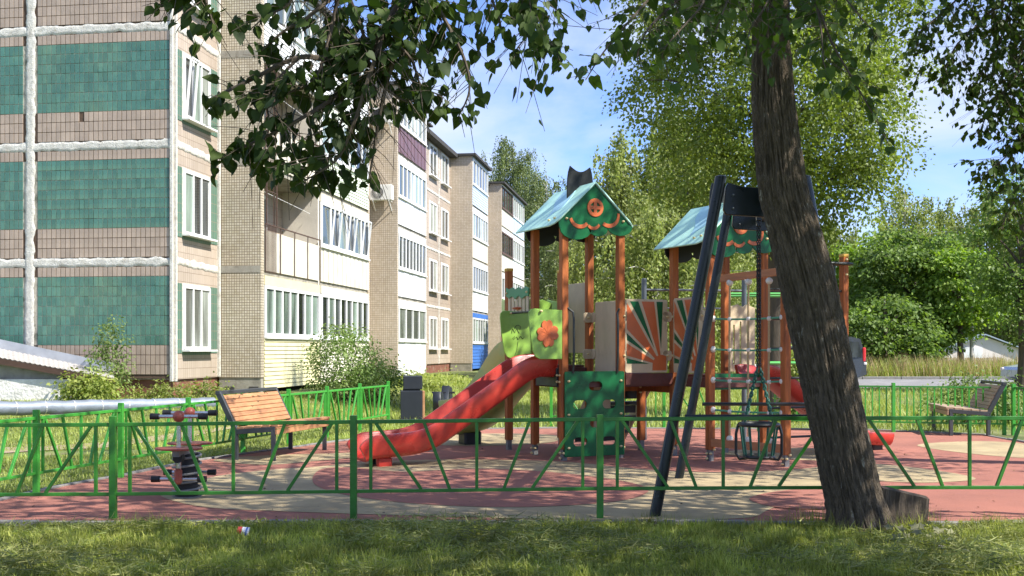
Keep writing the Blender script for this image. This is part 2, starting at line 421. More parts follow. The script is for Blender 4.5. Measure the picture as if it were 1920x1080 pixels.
drape('dirt_path', [Vector((x, y-0.4-0.1*math.sin(x*2), 0)) for x, y in dp], [Vector((x, y+0.35+0.1*math.sin(x*3), 0)) for x, y in dp], m_dirt, 'worn sandy path across the lawn outside the fence', 0.012)

# ================================================================ APARTMENT BUILDING
BD = Vector((0.147, 1, 0)); BDn = BD.normalized(); BN = Vector((1, -0.147, 0)).normalized(); UP = Vector((0,0,1))
B0 = Vector((-6.177, 27.6, 0))
def bp(t, o, z): return B0 + BD*t + BN*o + Vector((0,0,z))
REC = -1.1; ST = 2.66; Z0 = 0.87; ROOF = 11.32; TC = -2.51
BAX = (BDn, BN, UP)
def fuv(o):
    me = o.data; uv = me.uv_layers.new(name='facade')
    for p in me.polygons:
        n = p.normal
        for li in p.loop_indices:
            c = me.vertices[me.loops[li].vertex_index].co
            if abs(n.z) > 0.7: uv.data[li].uv = (c.dot(BDn), c.dot(BN))
            elif abs(n.dot(BN)) > 0.7: uv.data[li].uv = (c.dot(BDn), c.z)
            else: uv.data[li].uv = (c.dot(BN), c.z)
    return o
def bbox_t(t0, t1, o0, o1, z0, z1, ch=0):
    a, b = bp(t0, o0, z0), bp(t1, o1, z1)
    return MB().box((a+b)/2, (abs((b-a).dot(BDn)), abs((b-a).dot(BN)), abs(z1-z0)), BAX, ch)
m_wall = brickmat('beige_facade_tile', (0.44,0.365,0.29), (0.39,0.32,0.25), (0.22,0.165,0.12), 0.115, 0.222, 0.006, bump=0.4, stain=(0.5,0.42,0.3))
m_mos = brickmat('ochre_mosaic', (0.62,0.55,0.42), (0.50,0.43,0.30), (0.20,0.155,0.105), 0.066, 0.066, 0.008, bump=0.8, stain=(0.27,0.22,0.15), stain_lo=0.55, stain_hi=0.66)
m_mos2 = brickmat('ochre_panel', (0.58,0.50,0.39), (0.49,0.41,0.30), (0.27,0.21,0.15), 0.08, 0.08, 0.007, bump=0.6, stain=(0.27,0.23,0.20), stain_lo=0.56, stain_hi=0.68)
m_greent = brickmat('green_side_tile', (0.085,0.175,0.125), (0.075,0.155,0.11), (0.24,0.20,0.14), 0.115, 0.222, 0.006, bump=0.4, stain=(0.16,0.22,0.15), stain_lo=0.65, stain_hi=0.8)
m_mortarl = M('pale_tile_grout', (0.50,0.45,0.35), 0.95, 0.35, 7, 0.4, 80, col2=(0.14,0.14,0.10), c2scale=3.5, c2lo=0.5, c2hi=0.62)
m_mortar = M('tile_bed_mortar', (0.11,0.07,0.045), 0.95, 0.25, 12, 0.4, 80)
m_seam = M('white_joint_sealant', (0.62,0.60,0.53), 0.85, 0.3, 14, 0.9, 45, col2=(0.36,0.33,0.27), c2scale=7, c2lo=0.52, c2hi=0.66)
m_tileg = M('green_glazed_tile', (0.080,0.205,0.155), 0.28, 0.18, 1.2, 0.15, 25, rnd=0.16, island=0.16, col2=(0.12,0.225,0.145), c2scale=0.6, c2lo=0.45, c2hi=0.65)
m_tileb = M('beige_glazed_tile', (0.43,0.335,0.255), 0.35, 0.14, 1.6, 0.15, 25, rnd=0.10, island=0.10)
m_plinth = M('brown_plinth', (0.19,0.075,0.05), 0.6, 0.25, 3, 0.4, 30, col2=(0.30,0.23,0.17), c2scale=2.2, c2lo=0.55, c2hi=0.68)
m_greyc = M('grey_concrete', (0.30,0.28,0.23), 0.9, 0.25, 4, 0.5, 50, col2=(0.18,0.15,0.11), c2scale=3, c2lo=0.55, c2hi=0.7)
m_roofd = M('roof_felt', (0.045,0.043,0.04), 0.85, 0.3, 6, 0.4, 60)
m_white = M('white_upvc', (0.78,0.78,0.76), 0.35, 0.06, 4)
m_whitep = M('white_panel', (0.74,0.75,0.74), 0.5, 0.08, 2, 0.1, 20, rnd=0.04)
m_cream = M('cream_panel', (0.66,0.62,0.50), 0.6, 0.14, 2.5, 0.15, 20, rnd=0.06, col2=(0.5,0.42,0.3), c2scale=1.6, c2lo=0.62, c2hi=0.75)
m_yel = M('yellow_siding', (0.72,0.66,0.38), 0.5, 0.06, 2, rnd=0.03)
m_pgreen = M('pale_green_siding', (0.66,0.72,0.55), 0.5, 0.06, 2, rnd=0.03)
m_purp = M('plum_siding', (0.155,0.085,0.10), 0.5, 0.08, 2, rnd=0.06)
m_blue = M('blue_siding', (0.05,0.16,0.50), 0.45, 0.06, 2, rnd=0.04)
m_lblue = M('light_blue_siding', (0.50,0.63,0.76), 0.5, 0.06, 2, rnd=0.04)
m_rust = M('rusty_steel', (0.085,0.05,0.035), 0.8, 0.3, 12, 0.3, 60)
m_wallin = M('balcony_plaster', (0.62,0.57,0.47), 0.85, 0.12, 2, 0.2, 30)
m_dkwood = M('dark_old_frame', (0.10,0.06,0.045), 0.7, 0.2, 8)
def glassmat(name, tint, rough=0.05):
    m = bpy.data.materials.new(name); m.use_nodes = True; n, l = m.node_tree.nodes, m.node_tree.links
    b = n['Principled BSDF']; b.inputs['Roughness'].default_value = rough; b.inputs['Specular IOR Level'].default_value = 0.9
    t = n.new('ShaderNodeTexCoord'); mpn = n.new('ShaderNodeMapping'); mpn.inputs['Scale'].default_value = (3.2,3.2,0.5); l.new(t.outputs['Object'], mpn.inputs[0])
    nt = n.new('ShaderNodeTexNoise'); nt.inputs['Scale'].default_value = 1.1; nt.inputs['Detail'].default_value = 3; l.new(mpn.outputs[0], nt.inputs['Vector'])
    oi = n.new('ShaderNodeObjectInfo'); ad = n.new('ShaderNodeMath'); ad.operation = 'ADD'; ml = n.new('ShaderNodeMath'); ml.operation = 'MULTIPLY_ADD'; ml.inputs[1].default_value = 0.5; ml.inputs[2].default_value = -0.25
    l.new(oi.outputs['Random'], ml.inputs[0]); l.new(nt.outputs['Fac'], ad.inputs[0]); l.new(ml.outputs[0], ad.inputs[1])
    r = n.new('ShaderNodeValToRGB'); r.color_ramp.elements[0].position = 0.35; r.color_ramp.elements[1].position = 0.75
    r.color_ramp.elements[0].color = (tint[0]*0.45, tint[1]*0.45, tint[2]*0.45, 1); r.color_ramp.elements[1].color = (tint[0]*2.1, tint[1]*2.1, tint[2]*2.1, 1)
    l.new(ad.outputs[0], r.inputs[0]); l.new(r.outputs[0], b.inputs['Base Color'])
    bpn = n.new('ShaderNodeBump'); bpn.inputs['Strength'].default_value = 0.03; l.new(nt.outputs['Fac'], bpn.inputs['Height']); l.new(bpn.outputs[0], b.inputs['Normal'])
    MATS[name] = m; return m
m_glass = glassmat('window_glass', (0.13,0.17,0.14))
m_glassc = glassmat('curtained_glass', (0.20,0.22,0.19))
m_glassd = glassmat('dark_glass', (0.035,0.04,0.04))

bld = thing('apartment_building', bp(TC, REC, 0), 'long four-storey panel apartment block with tiled end wall and glazed balconies', 'building')
fuv(bbox_t(TC, 48.5, -13, REC, Z0, ROOF-0.2).build('wall', m_wall, bld))
fuv(bbox_t(TC+0.06, 48.5, -13, REC-0.06, -0.3, Z0).build('plinth', m_plinth, bld))
rf = bbox_t(TC-0.35, 48.9, -13.3, REC+0.4, ROOF-0.197, ROOF).build('roof', m_roofd, bld)
# chimney-like ventilation shaft
bbox_t(24.4, 25.6, REC-1.5, REC-0.45, ROOF, ROOF+0.85).build('ventilation_shaft', m_wallin, bld)
bbox_t(24.2, 25.8, REC-1.65, REC-0.3, ROOF+0.85, ROOF+0.93).build('shaft_cap', m_roofd, bld)

# ---- end wall: glazed tiles one by one, sealed joints
E0 = bp(TC, REC, 0); EU = -BN; EN = -BDn                       # along the end wall to the left, outward normal
def rough_strip(name, p0, p1, w, wn_, nrm_, th=0.03, seed=0):
    """hand-smeared sealant strip: width axis wn_, bulging along nrm_"""
    p0, p1 = Vector(p0), Vector(p1); L = (p1-p0).length; n = max(4, int(L/0.05)); v = []; f = []; K = 7
    for i in range(n+1):
        c = p0.lerp(p1, i/n)
        ja = 0.045*noise.noise((i*0.22, seed, 0))+.02*noise.noise((i*.9,seed,2)); jb = 0.045*noise.noise((i*0.22, seed, 9))+.02*noise.noise((i*.9,seed,5))
        for k in range(K):
            s = k/(K-1)*2-1
            hgt = th*.30*(1-abs(s)**8) + 0.006*noise.noise((i*0.8, k*1.3, seed)) + .008 if 0 < k < K-1 else -0.004
            v.append(c + wn_*(s*w/2 + (ja if s < 0 else jb)) + nrm_*hgt)
    for i in range(n):
        for k in range(K-1):
            a = i*K+k; f.append((a, a+1, a+K+1, a+K))
    mb = MB(); mb.add(v, f); return mb.build(name, m_seam, bld, True)
seam_z = [Z0+ST*k for k in (1,2,3)]
for k, z in enumerate(seam_z):
    rough_strip('joint_sealant', E0+EU*0.05+EN*0.014+UP*z, E0+EU*5.2+EN*0.014+UP*z, 0.21, UP, EN, 0.035, k*3.1)
    rough_strip('joint_sealant', bp(TC+0.04, REC+0.012, z+0.03), bp(-0.03, REC+0.012, z-0.02), 0.17, UP, BN, 0.03, 20+k*3.1)
rough_strip('joint_sealant', E0+EU*3.50+EN*0.02+UP*(Z0+0.12), E0+EU*3.44+EN*0.02+UP*(ROOF-0.3), 0.23, EU, EN, 0.045, 51)
MB().bar(E0+EU*0.03+EN*0.03+UP*(Z0-0.05), E0+EU*0.03+EN*0.03+UP*(ROOF-0.25), 0.075, 0.05, up=EN, ch=0.01).build('corner_trim', m_seam, bld)
MB().bar(bp(TC+0.045,REC+0.025,Z0-0.05), bp(TC+0.045,REC+0.025,ROOF-0.25), 0.05, 0.09, up=BN, ch=0.01).build('corner_trim', m_seam, bld)
MB().bar(bp(-0.07,REC+0.03,Z0), bp(-0.07,REC+0.03,ROOF-0.25), 0.06, 0.08, up=BN, ch=0.01).build('corner_trim', m_seam, bld)
tw_, th_ = 0.1145, 0.2225
tbox = {}
for nm, mt in (('g', m_tileg), ('b', m_tileb)):
    me = MB().box((0,0,0), (tw_-0.016, th_-0.013, 0.02), ch=0.002).mesh('tile'); me.materials.append(mt); tbox[nm] = me
cols = [0.085 + tw_/2 + i*tw_ for i in range(28)] + [3.645 + tw_/2 + i*tw_ for i in range(6)]
R3 = Matrix(((EU.x, 0, EN.x), (EU.y, 0, EN.y), (0, 1, 0))).to_4x4()
rest = {'g': MB(), 'b': MB()}; ntile = 0
fuv(MB().box(E0+EU*2.55+EN*0.003+UP*((Z0+ROOF)/2-0.1), (0.012, 4.9, ROOF-Z0-0.25), (EN, EU, UP)).build('tile_bed', m_mortar, bld))
for fl in range(3):
    zg = Z0 + ST*(fl+1) - 0.105 - th_*4.5
    MB().box(E0+EU*2.5+EN*0.0075+UP*zg, (0.008, 4.75, th_*7), (EN, EU, UP)).build('tile_bed', m_mortarl, bld)
for fl in range(4):
    zt = Z0 + ST*(fl+1) - 0.105 if fl < 3 else None
    for r in range(11 if fl < 3 else 4):
        if fl < 3:
            z = zt - th_*(r+0.5); kind = 'g' if 1 <= r <= 7 else 'b'
        else:
            z = seam_z[2] + 0.115 + th_*(r+0.5); kind = 'b' if r < 3 else 'g'
        for ci, u in enumerate(cols):
            if random.random() < 0.0007: continue
            tilt = Matrix.Rotation(random.uniform(-.012,.012), 4, 'X') @ Matrix.Rotation(random.uniform(-.012,.012), 4, 'Y')
            mw = Matrix.Translation(E0 + EU*u + EN*(0.012+random.uniform(0,.003)) + UP*z) @ R3 @ tilt
            if fl == 1 and ci < 28 and ntile < 300:
                put('tile', tbox[kind], None, bld, mw=mw); ntile += 1
            else:
                vs = [mw @ v.co for v in tbox[kind].vertices]; rest[kind].add(vs, [tuple(p.vertices) for p in tbox[kind].polygons])
for kd, mt in (('g', m_tileg), ('b', m_tileb)):
    o = rest[kd].build('tile_field', mt, bld); o['kind'] = 'stuff'

# ---- windows
def window(parent, c, ax, w, h, npane=3, frame=None, glass=None, sill=True, fw=0.06, dep=0.05, opened=(), name='window', reveal=True):
    """c: bottom centre on the wall face; ax = (along, outward)"""
    A, N = ax; fr = frame or m_white; gl = glass or m_glass
    mb = MB(); c = Vector(c)
    if reveal:
        mb0 = MB().box(c+UP*(h/2)+N*0.004, (w+0.1, 0.012, h+0.1), (A, N, UP)); win = mb0.build(name, m_seam if sill else fr, parent)
    mb.box(c+UP*(fw/2)+N*(dep/2), (w, dep, fw), (A,N,UP)); mb.box(c+UP*(h-fw/2)+N*(dep/2), (w, dep, fw), (A,N,UP))
    mb.box(c-A*(w/2-fw/2)+UP*(h/2)+N*(dep/2), (fw, dep, h-2*fw), (A,N,UP)); mb.box(c+A*(w/2-fw/2)+UP*(h/2)+N*(dep/2), (fw, dep, h-2*fw), (A,N,UP))
    if reveal: mb.build('frame', fr, win)
    else: win = mb.build(name, fr, parent)
    iw = (w-2*fw)/npane
    for i in range(npane):
        x0 = -w/2+fw+iw*i
        if i: MB().box(c+A*x0+UP*(h/2)+N*(dep/2-0.004), (fw*0.95, dep*0.9, h-2*fw), (A,N,UP)).build('mullion', fr, win)
        pc = c+A*(x0+iw/2)+UP*(h/2)
        if i in opened:
            MB().box(pc+N*0.008, (iw-fw, 0.006, h-2*fw), (A,N,UP)).build('pane', m_glassd, win)
            tl = N*0.12
            q = MB(); a0, a1 = c+A*(x0+fw*.5)+UP*fw, c+A*(x0+iw-fw*.5)+UP*fw
            for p0, p1 in ((a0, a1), (a0+UP*(h-2*fw)+tl, a1+UP*(h-2*fw)+tl), (a0, a0+UP*(h-2*fw)+tl), (a1, a1+UP*(h-2*fw)+tl)):
                q.bar(p0+N*0.05, p1+N*0.05, 0.045)
            q.build('tilted_sash', fr, win)
        else:
            MB().box(pc+N*0.014, (iw-fw*0.9, 0.008, h-2*fw+.004), (A,N,UP)).build('pane', random.choice((gl, gl, gl, m_glass, m_glassd)), win)
    if sill:
        MB().box(c-UP*0.03+N*0.09, (w+0.12, 0.22, 0.04), (A,N,UP)).build('sill', m_white, win)
    return win
for fl in range(4):
    zs = Z0+ST*(fl+1)
    fuv(MB().box((bp(TC+0.25,REC,zs-1.27)), (0.36, 0.03, 1.60), BAX).build('green_tiling', m_greent, bld))
    fuv(MB().box((bp(TC+2.20,REC,zs-1.27)), (0.38, 0.03, 1.60), BAX).build('green_tiling', m_greent, bld))
    fuv(MB().box((bp(TC+1.22,REC,zs-2.06)), (1.56, 0.028, 0.10), BAX).build('green_tiling', m_greent, bld))
    window(bld, bp(TC+1.20, REC, zs-1.98), (BDn, BN), 1.46, 1.47, 3, glass=m_glassc, opened=(0,) if fl == 2 else ())
for fl in range(4):
    for t in (24.35, 26.95):
        window(bld, bp(t, REC, Z0+ST*fl+0.72), (BDn, BN), 1.6, 1.45, 2, glass=m_glassc, fw=0.08)
    zs = Z0+ST*(fl+1)
    if fl < 3: rough_strip('joint_sealant', bp(18.4,REC+0.012,zs), bp(28.3,REC+0.012,zs), 0.12, UP, BN, 0.02, 70+fl)
for fl in range(4):
    for t in (11.6,): window(bld, bp(t, REC, Z0+ST*fl+0.72), (BDn, BN), 1.5, 1.45, 2, glass=m_glassc, fw=0.08)
    window(bld, bp(35.5, REC, Z0+ST*fl+0.72), (BDn, BN), 1.5, 1.45, 2, glass=m_glassc, fw=0.08)
rough_strip('joint_sealant', bp(25.65,REC+0.012,Z0), bp(25.65,REC+0.012,ROOF-.3), 0.1, BDn, BN, 0.02, 80)

# ---- balcony groups: side piers, slabs, parapets and glazing
def pier(t, thick, mat, base=True, dep=REC):
    fuv(bbox_t(t, t+thick, dep+0.001, 0.0, Z0-0.02, ROOF-0.1).build('pier', mat, bld))
    if base:
        bbox_t(t+0.02, t+thick, dep, -0.02, -0.3, Z0-0.02).build('pier_base', m_greyc, bld)
def balcony(t0, t1, fl, par, glz, openb=None):
    z = Z0+ST*fl
    bal = bbox_t(t0, t1, REC, -0.04, z-0.14, z, 0).build('balcony', m_greyc, bld)
    kind, mt, n = par; zb = z-0.02 if fl else z-0.30; zt = z+0.98
    L = (bp(t1,0,0)-bp(t0,0,0)).length
    if kind == 'h':
        hh = (zt-zb)/n
        for i in range(n):
            a = bp(t0+0.02, 0.0, zb+hh*i); b = bp(t1-0.02, 0.0, zb+hh*i)
            MB().add([a+BN*0.02, b+BN*0.02, b+UP*(hh-.012)+BN*0.002, a+UP*(hh-.012)+BN*0.002, a-BN*0.02, b-BN*0.02, b+UP*(hh-.012)-BN*.02, a+UP*(hh-.012)-BN*.02],
                     [(0,1,2,3),(4,7,6,5),(0,4,5,1),(3,2,6,7),(0,3,7,4),(1,5,6,2)]).build('siding_board', mt, bal)
    else:
        ww = (t1-t0-0.04)/n
        for i in range(n):
            g = 0.012 if kind == 'v' else 0.03
            oo = 0.012*(i % 2) if kind == 'v' else 0.0
            bbox_t(t0+0.02+ww*i+g/2, t0+0.02+ww*(i+1)-g/2, -0.02, 0.005+oo, zb, zt).build('panel', mt, bal)
    if glz:
        np_, fr, gl, op = glz
        window(bal, bp((t0+t1)/2, -0.03, zt+0.02), (BDn, BN), L-0.05, 1.28, np_, frame=fr, glass=gl, sill=False, fw=0.085, dep=0.06, opened=op, name='glazing', reveal=False)
        bbox_t(t0+0.02, t1-0.02, -0.06, 0.075, zt-0.03, zt+0.02).build('window_ledge', fr, bal)
        bbox_t(t0+0.02, t1-0.02, -0.05, 0.015, zt+1.31, z+ST-0.145).build('header', mt if kind != 'p' else m_whitep, bal)
    else:
        q = MB(); zr = zt+0.16
        q.bar(bp(t0+.03,0.03,zr), bp(t1-.03,0.03,zr), 0.03)
        q.build('railing_bar', m_rust, bal)
        for i in range(9):
            tt = t0+0.06+i*0.085; MB().bar(bp(tt,0.035,zb-0.05), bp(tt,0.035,zr), 0.018).build('railing_bar', m_rust, bal)
        for i in range(n+1):
            tt = t0+0.03+(t1-t0-.06)*i/n; MB().bar(bp(tt,0.03,zb-.05), bp(tt,0.03,zr), 0.022).build('railing_bar', m_rust, bal)
        for tt in (t0+0.1, t0+0.62, t0+0.8): MB().bar(bp(tt,0.03,zr), bp(tt,0.03,z+ST-0.15), 0.035).build('railing_bar', m_rust, bal)
        MB().bar(bp(t0+.03,0.03,zt+1.0), bp(t0+.85,0.03,zt+1.0), 0.02).build('railing_bar', m_rust, bal)
        window(bal, bp(t0+1.0, REC+0.005, z+0.1), (BDn,BN), 0.8, 2.1, 1, glass=m_glassd, sill=False)
        window(bal, bp(t0+2.3, REC+0.005, z+0.8), (BDn,BN), 1.4, 1.4, 2, glass=m_glassc, sill=False)
        MB().bar(bp(t0+.1,-0.25,z+2.05), bp(t1-.1,-0.25,z+1.9), 0.008).build('washing_line', m_white, bal)
    return bal
g1a, g1b, g1c = 0.0, 4.54, 9.74
pier(g1a-0.0, 0.18, m_mos); pier(g1c-0.16, 0.16, m_mos2)
bbox_t(g1b-0.06, g1b+0.06, REC, -0.045, Z0-.3, ROOF-0.12).build('partition', m_wallin, bld)
for k, z in enumerate(seam_z):
    MB().box(bp(-0.004, -0.55, z), (0.012, 1.06, 0.17), BAX).build('joint_sealant', m_greyc, bld)
for k, (oo, zz) in enumerate(((-0.82, 0.52), (-0.2, 0.52))):
    MB().box(bp(0.016, oo, zz), (0.02, 0.24, 0.22), BAX).build('vent_opening', m_roofd, bld)
A0, A1 = g1a+0.18, g1b-0.05; C0, C1 = g1b+0.06, g1c-0.15
balcony(A0, A1, 0, ('h', m_yel, 12), (7, m_white, m_glass, ()))
balcony(C0, C1, 0, ('h', m_cream, 12), (8, m_white, m_glassd, ()))
balcony(A0, A1, 1, ('p', m_cream, 4), None)
balcony(C0, C1, 1, ('v', m_cream, 22), (6, m_white, m_glass, (1,3,5)))
balcony(A0, A1, 2, ('p', m_cream, 4), None)
balcony(C0, C1, 2, ('h', m_pgreen, 10), (7, m_white, m_glass, ()))
balcony(A0, A1, 3, ('h', m_whitep, 9), (6, m_white, m_glass, ()))
balcony(C0, C1, 3, ('h', m_whitep, 9), (7, m_white, m_glass, ()))
bbox_t(g1a-0.15, g1c+0.15, REC, 0.22, ROOF-0.095, ROOF+0.02).build('balcony_roof', m_roofd, bld)
g2a, g2b = 13.4, 18.25
pier(g2a, 0.16, m_mos2); pier(g2b-0.14, 0.14, m_mos2)
for fl, (par, glz) in enumerate(((('v', m_whitep, 5), (4, m_white, m_glassc, ())), (('v', m_whitep, 6), (8, m_white, m_glassd, ())), (('v', m_whitep, 4), (7, m_white, m_glassc, ())), (('v', m_purp, 16), (7, m_white, m_glassc, ())))):
    balcony(g2a+0.16, g2b-0.14, fl, par, glz)
bbox_t(g2a-0.15, g2b+0.15, REC, 0.22, ROOF-0.095, ROOF+0.02).build('balcony_roof', m_roofd, bld)
g3a, g3b = 28.4, 33.2
pier(g3a, 0.16, m_mos2); pier(g3b-0.14, 0.14, m_mos2)
for fl, (par, glz) in enumerate(((('h', m_blue, 8), (6, m_white, m_glassc, ())), (('v', m_whitep, 6), (6, m_white, m_glassd, ())), (('p', m_cream, 4), (6, m_white, m_glassc, ())), (('h', m_lblue, 8), (5, m_white, m_glassc, ())))):
    balcony(g3a+0.16, g3b-0.14, fl, par, glz)
bbox_t(g3a-0.15, g3b+0.15, REC, 0.22, ROOF-0.095, ROOF+0.02).build('balcony_roof', m_roofd, bld)
g4a, g4m, g4b = 37.8, 42.3, 47.6
pier(g4a, 0.16, m_mos2); pier(g4b-0.14, 0.14, m_mos2)
for fl, (p1, z1, p2, z2) in enumerate(((('v', m_whitep, 6), (5, m_white, m_glassc, ()), ('v', m_whitep, 6), (5, m_white, m_glassc, ())),
        (('p', m_whitep, 4), (5, m_white, m_glassd, ()), ('v', m_whitep, 6), (5, m_white, m_glassc, ())),
        (('p', m_cream, 4), (5, m_dkwood, m_glassd, ()), ('v', m_whitep, 6), (6, m_white, m_glassc, ())),
        (('p', m_cream, 4), (4, m_dkwood, m_glassd, ()), ('v', m_lblue, 8), (6, m_white, m_glassc, ())))):
    balcony(g4a+0.16, g4m-0.05, fl, p1, z1); balcony(g4m+0.05, g4b-0.14, fl, p2, z2)
bbox_t(g4a-0.15, g4b+0.15, REC, 0.22, ROOF-0.095, ROOF+0.02).build('balcony_roof', m_roofd, bld)

# ---- air conditioners hung on the second pier
m_ac = M('ac_white', (0.70,0.69,0.64), 0.45, 0.06, 5); m_dkplastic = M('dark_plastic', (0.02,0.02,0.022), 0.5, 0.1, 8)
def aircon(o, z, label, dark):
    c = bp(g2a, o, z) + EN*0.28
    r = thing('air_conditioner', c - UP*0.28, label, 'air conditioner', 'air conditioners on the balcony pier')
    AX = (BN, EN, UP)
    MB().box(c, (0.82, 0.30, 0.56), AX, 0.02).build('casing', m_ac, r)
    cc = c + EN*0.152 - BN*0.12
    MB().lathe(cc, [(0.215,0),(0.215,0.012),(0.0001,0.012)], 28, (BN, UP, EN)).build('fan', m_dkplastic, r)
    for k in range(0 if dark else 14):
        a = math.pi*k/14; d = BN*math.cos(a)+UP*math.sin(a)
        MB().bar(cc+EN*0.018-d*0.21, cc+EN*0.018+d*0.21, 0.008, 0.008, up=EN).build('grille_bar', m_ac, r)
    for s in (-0.3, 0.3):
        q = MB(); q.bar(c+BN*s-UP*0.30-EN*0.28, c+BN*s-UP*0.30+EN*0.15, 0.03); q.bar(c+BN*s-UP*0.62-EN*0.26, c+BN*s-UP*0.32+EN*0.12, 0.03); q.build('bracket', m_white, r)
aircon(-0.50, 7.25, 'white air conditioner with grey fan grille on the tiled balcony pier', False)
aircon(-0.50, 10.05, 'white air conditioner with black fan disc high on the tiled balcony pier', True)

# ---- cellar entrance against the end wall
m_lime = M('whitewash', (0.72,0.70,0.64), 0.9, 0.15, 5, 1.0, 18, col2=(0.42,0.36,0.28), c2scale=2.6, c2lo=0.62, c2hi=0.72)
m_zinc = M('zinc_sheet', (0.42,0.44,0.46), 0.4, 0.15, 3, 0.1, 15, metal=0.5)
m_slate = M('fibre_cement_sheet', (0.42,0.39,0.35), 0.8, 0.2, 5, 0.2, 40)
m_brownw = M('brown_board', (0.075,0.04,0.025), 0.7, 0.3, 6, stretch=(1,1,8))
ce = thing('cellar_entrance', Vector((-11.5, 24.2, 0.3)), 'low whitewashed cellar entrance with sloping sheet roof against the tiled wall', 'cellar entrance')
Dc = 23.7
bm_ = MB(); xa, xb = (-180-CX)/F*Dc, (132-CX)/F*Dc
bm_.box(((xa+xb)/2, Dc+0.18, 0.45), (xb-xa, 0.34, 0.93)); o = bm_.build('front_wall', m_lime, ce)
def roofp(u, v, D): return Pp(u, v, D)
xs0, xs1 = -200, 214
r0, r1 = Pp(xs0, 633, Dc-0.12), Pp(xs1, 709, Dc-0.12); q0, q1 = Pp(xs0, 612, 25.3), Pp(xs1, 697, 25.0)
nw = 44; v = []; f = []
for i in range(nw*4+1):
    t = i/(nw*4)
    wv = 0.010*math.sin(i/4*2*math.pi)
    a = r0.lerp(r1, t); b = q0.lerp(q1, t)
    v += [a+UP*wv, b+UP*wv, b+UP*(wv-0.012), a+UP*(wv-0.012)]
for i in range(nw*4):
    k = i*4
    for j in range(4): f.append((k+j, k+4+j, k+4+(j+1)%4, k+(j+1)%4))
MB().add(v, f).build('roof_sheet', m_slate, ce, True)
MB().bar(r0-UP*0.09+Vector((0,0.03,0)), r1-UP*0.07+Vector((0,0.03,0)), 0.05, 0.14).build('fascia_board', m_brownw, ce)
MB().bar(q0+UP*0.09-Vector((0,0.06,0)), q1+UP*0.06-Vector((0,0.06,0)), 0.02, 0.26).build('flashing', m_zinc, ce)
a, b, c = Pp(-180, 720, Dc+0.12), Pp(118, 716, Dc+0.12), Pp(-180, 652, Dc+0.12); d2 = Pp(118, 702, Dc+0.12); dv = Vector((0,0.1,0))
MB().add([a,b,d2,c,a+dv,b+dv,d2+dv,c+dv], [(0,1,2,3),(4,7,6,5),(0,4,5,1),(1,5,6,2),(2,6,7,3),(3,7,4,0)]).build('gable_infill', m_greyc, ce)

# ---- heating pipe
hp = thing('heating_pipe', (-9, 20, 0), 'silver insulated heating pipe lying along the lawn before the tiled wall', 'pipe')
pa, pb = Pp(-120, 769, 19.0), Pp(400, 757, 22.6); m_pipe = M('aluminium_wrap', (0.20,0.23,0.27), 0.55, 0.2, 3, 0.3, 14, metal=0.3)
pp = [pa.lerp(pb, t) + UP*0.006*math.sin(t*40) for t in np.linspace(0,1,60)]
MB().tube(pp, [0.125+0.004*math.sin(i*1.7) for i in range(60)], 20).build('pipe', m_pipe, hp, True)
for t in (0.12, 0.4, 0.68, 0.95):
    c = pa.lerp(pb, t); g = float(gz(c.x, c.y)); MB().box((c.x, c.y, (c.z-0.12+g-0.1)/2), (0.2, 0.3, c.z-0.12-g+0.1)).build('support', m_greyc, hp)
for t in np.linspace(0.05,0.95,10):
    c = pa.lerp(pb, t); d = (pb-pa).normalized(); MB().tube([c-d*0.012, c+d*0.012], 0.129, 20).build('band', m_zinc, hp)

# ================================================================ FENCES
m_fence = M('shaded_fence_paint', (0.03,0.165,0.016), 0.38, 0.16, 5, 0.12, 60, col2=(0.045,0.21,0.025), c2scale=9, c2lo=0.6, c2hi=0.75)  # same paint on every fence; shade of the front run put into this colour
m_fence2 = M('sunlit_fence_paint', (0.05,0.30,0.035), 0.38, 0.14, 5, 0.12, 60)  # brighter copy of that paint for the fence runs in sun
def truss_panel(r, a, b, zt, zl, mat, rail=0.034, bal=0.028):
    """one welded panel between posts at a and b: two rails, uprights and slanting bars"""
    d = b-a
    def p(t, z): return a + d*t + UP*z
    MB().bar(p(.008,zt), p(.992,zt), rail, ch=.003).build('rail', mat, r)
    MB().bar(p(.008,zl), p(.992,zl), rail*.9, ch=.003).build('rail', mat, r)
    for x0, x1 in ((.07,.07),(.5,.5),(.93,.93),(.09,.275),(.286,.39),(.714,.61),(.91,.725)):
        MB().bar(p(x0,zt-.012), p(x1,zl+.012), bal, ch=.002).build('baluster', mat, r)
    for t in (0.008, 0.992):
        for z in (zt, zl): MB().box(p(t, z-0.03), (.02,.02,.03)).build('bracket', mat, r)
def post_(r, p, zt, mat, w=0.06):
    MB().box(p+UP*(zt/2-0.05), (w,w,zt+0.1), ch=.004).build('post', mat, r)
fr = thing('playground_fence', (0, 10.17, 0), 'low green metal fence between the mown grass and the red surfacing', 'fence')
D1 = 10.17
fx = [-711, -249, 212, 663, 1125, 1587, 2049]
fp = [Vector(((x-CX)/F*D1, D1, 0)) for x in fx]
zo = [-0.055, -0.05, -0.04, -0.015, 0.01, 0.02, 0.02]
for i, p in enumerate(fp):
    if i == 0: continue
    post_(r=fr, p=p, zt=0.955+zo[i]*0.3, mat=m_fence)
for i in range(1, 6):
    a, b = fp[i]+UP*zo[i], fp[i+1]+UP*zo[i+1]; truss_panel(fr, a, b, 0.906, 0.276, m_fence)
fl_ = thing('playground_fence', (-4, 16, 0), 'green metal fence running past the slatted bench towards the apartment block', 'fence')
lp = [Vector((-5.046+.3645*k, (5.657+.727*k)*2.1, 0)) for k in range(-1, 8)]
for p in lp: p.z = float(gz(p.x, p.y))
for p in lp: post_(fl_, p, 0.91, m_fence2)
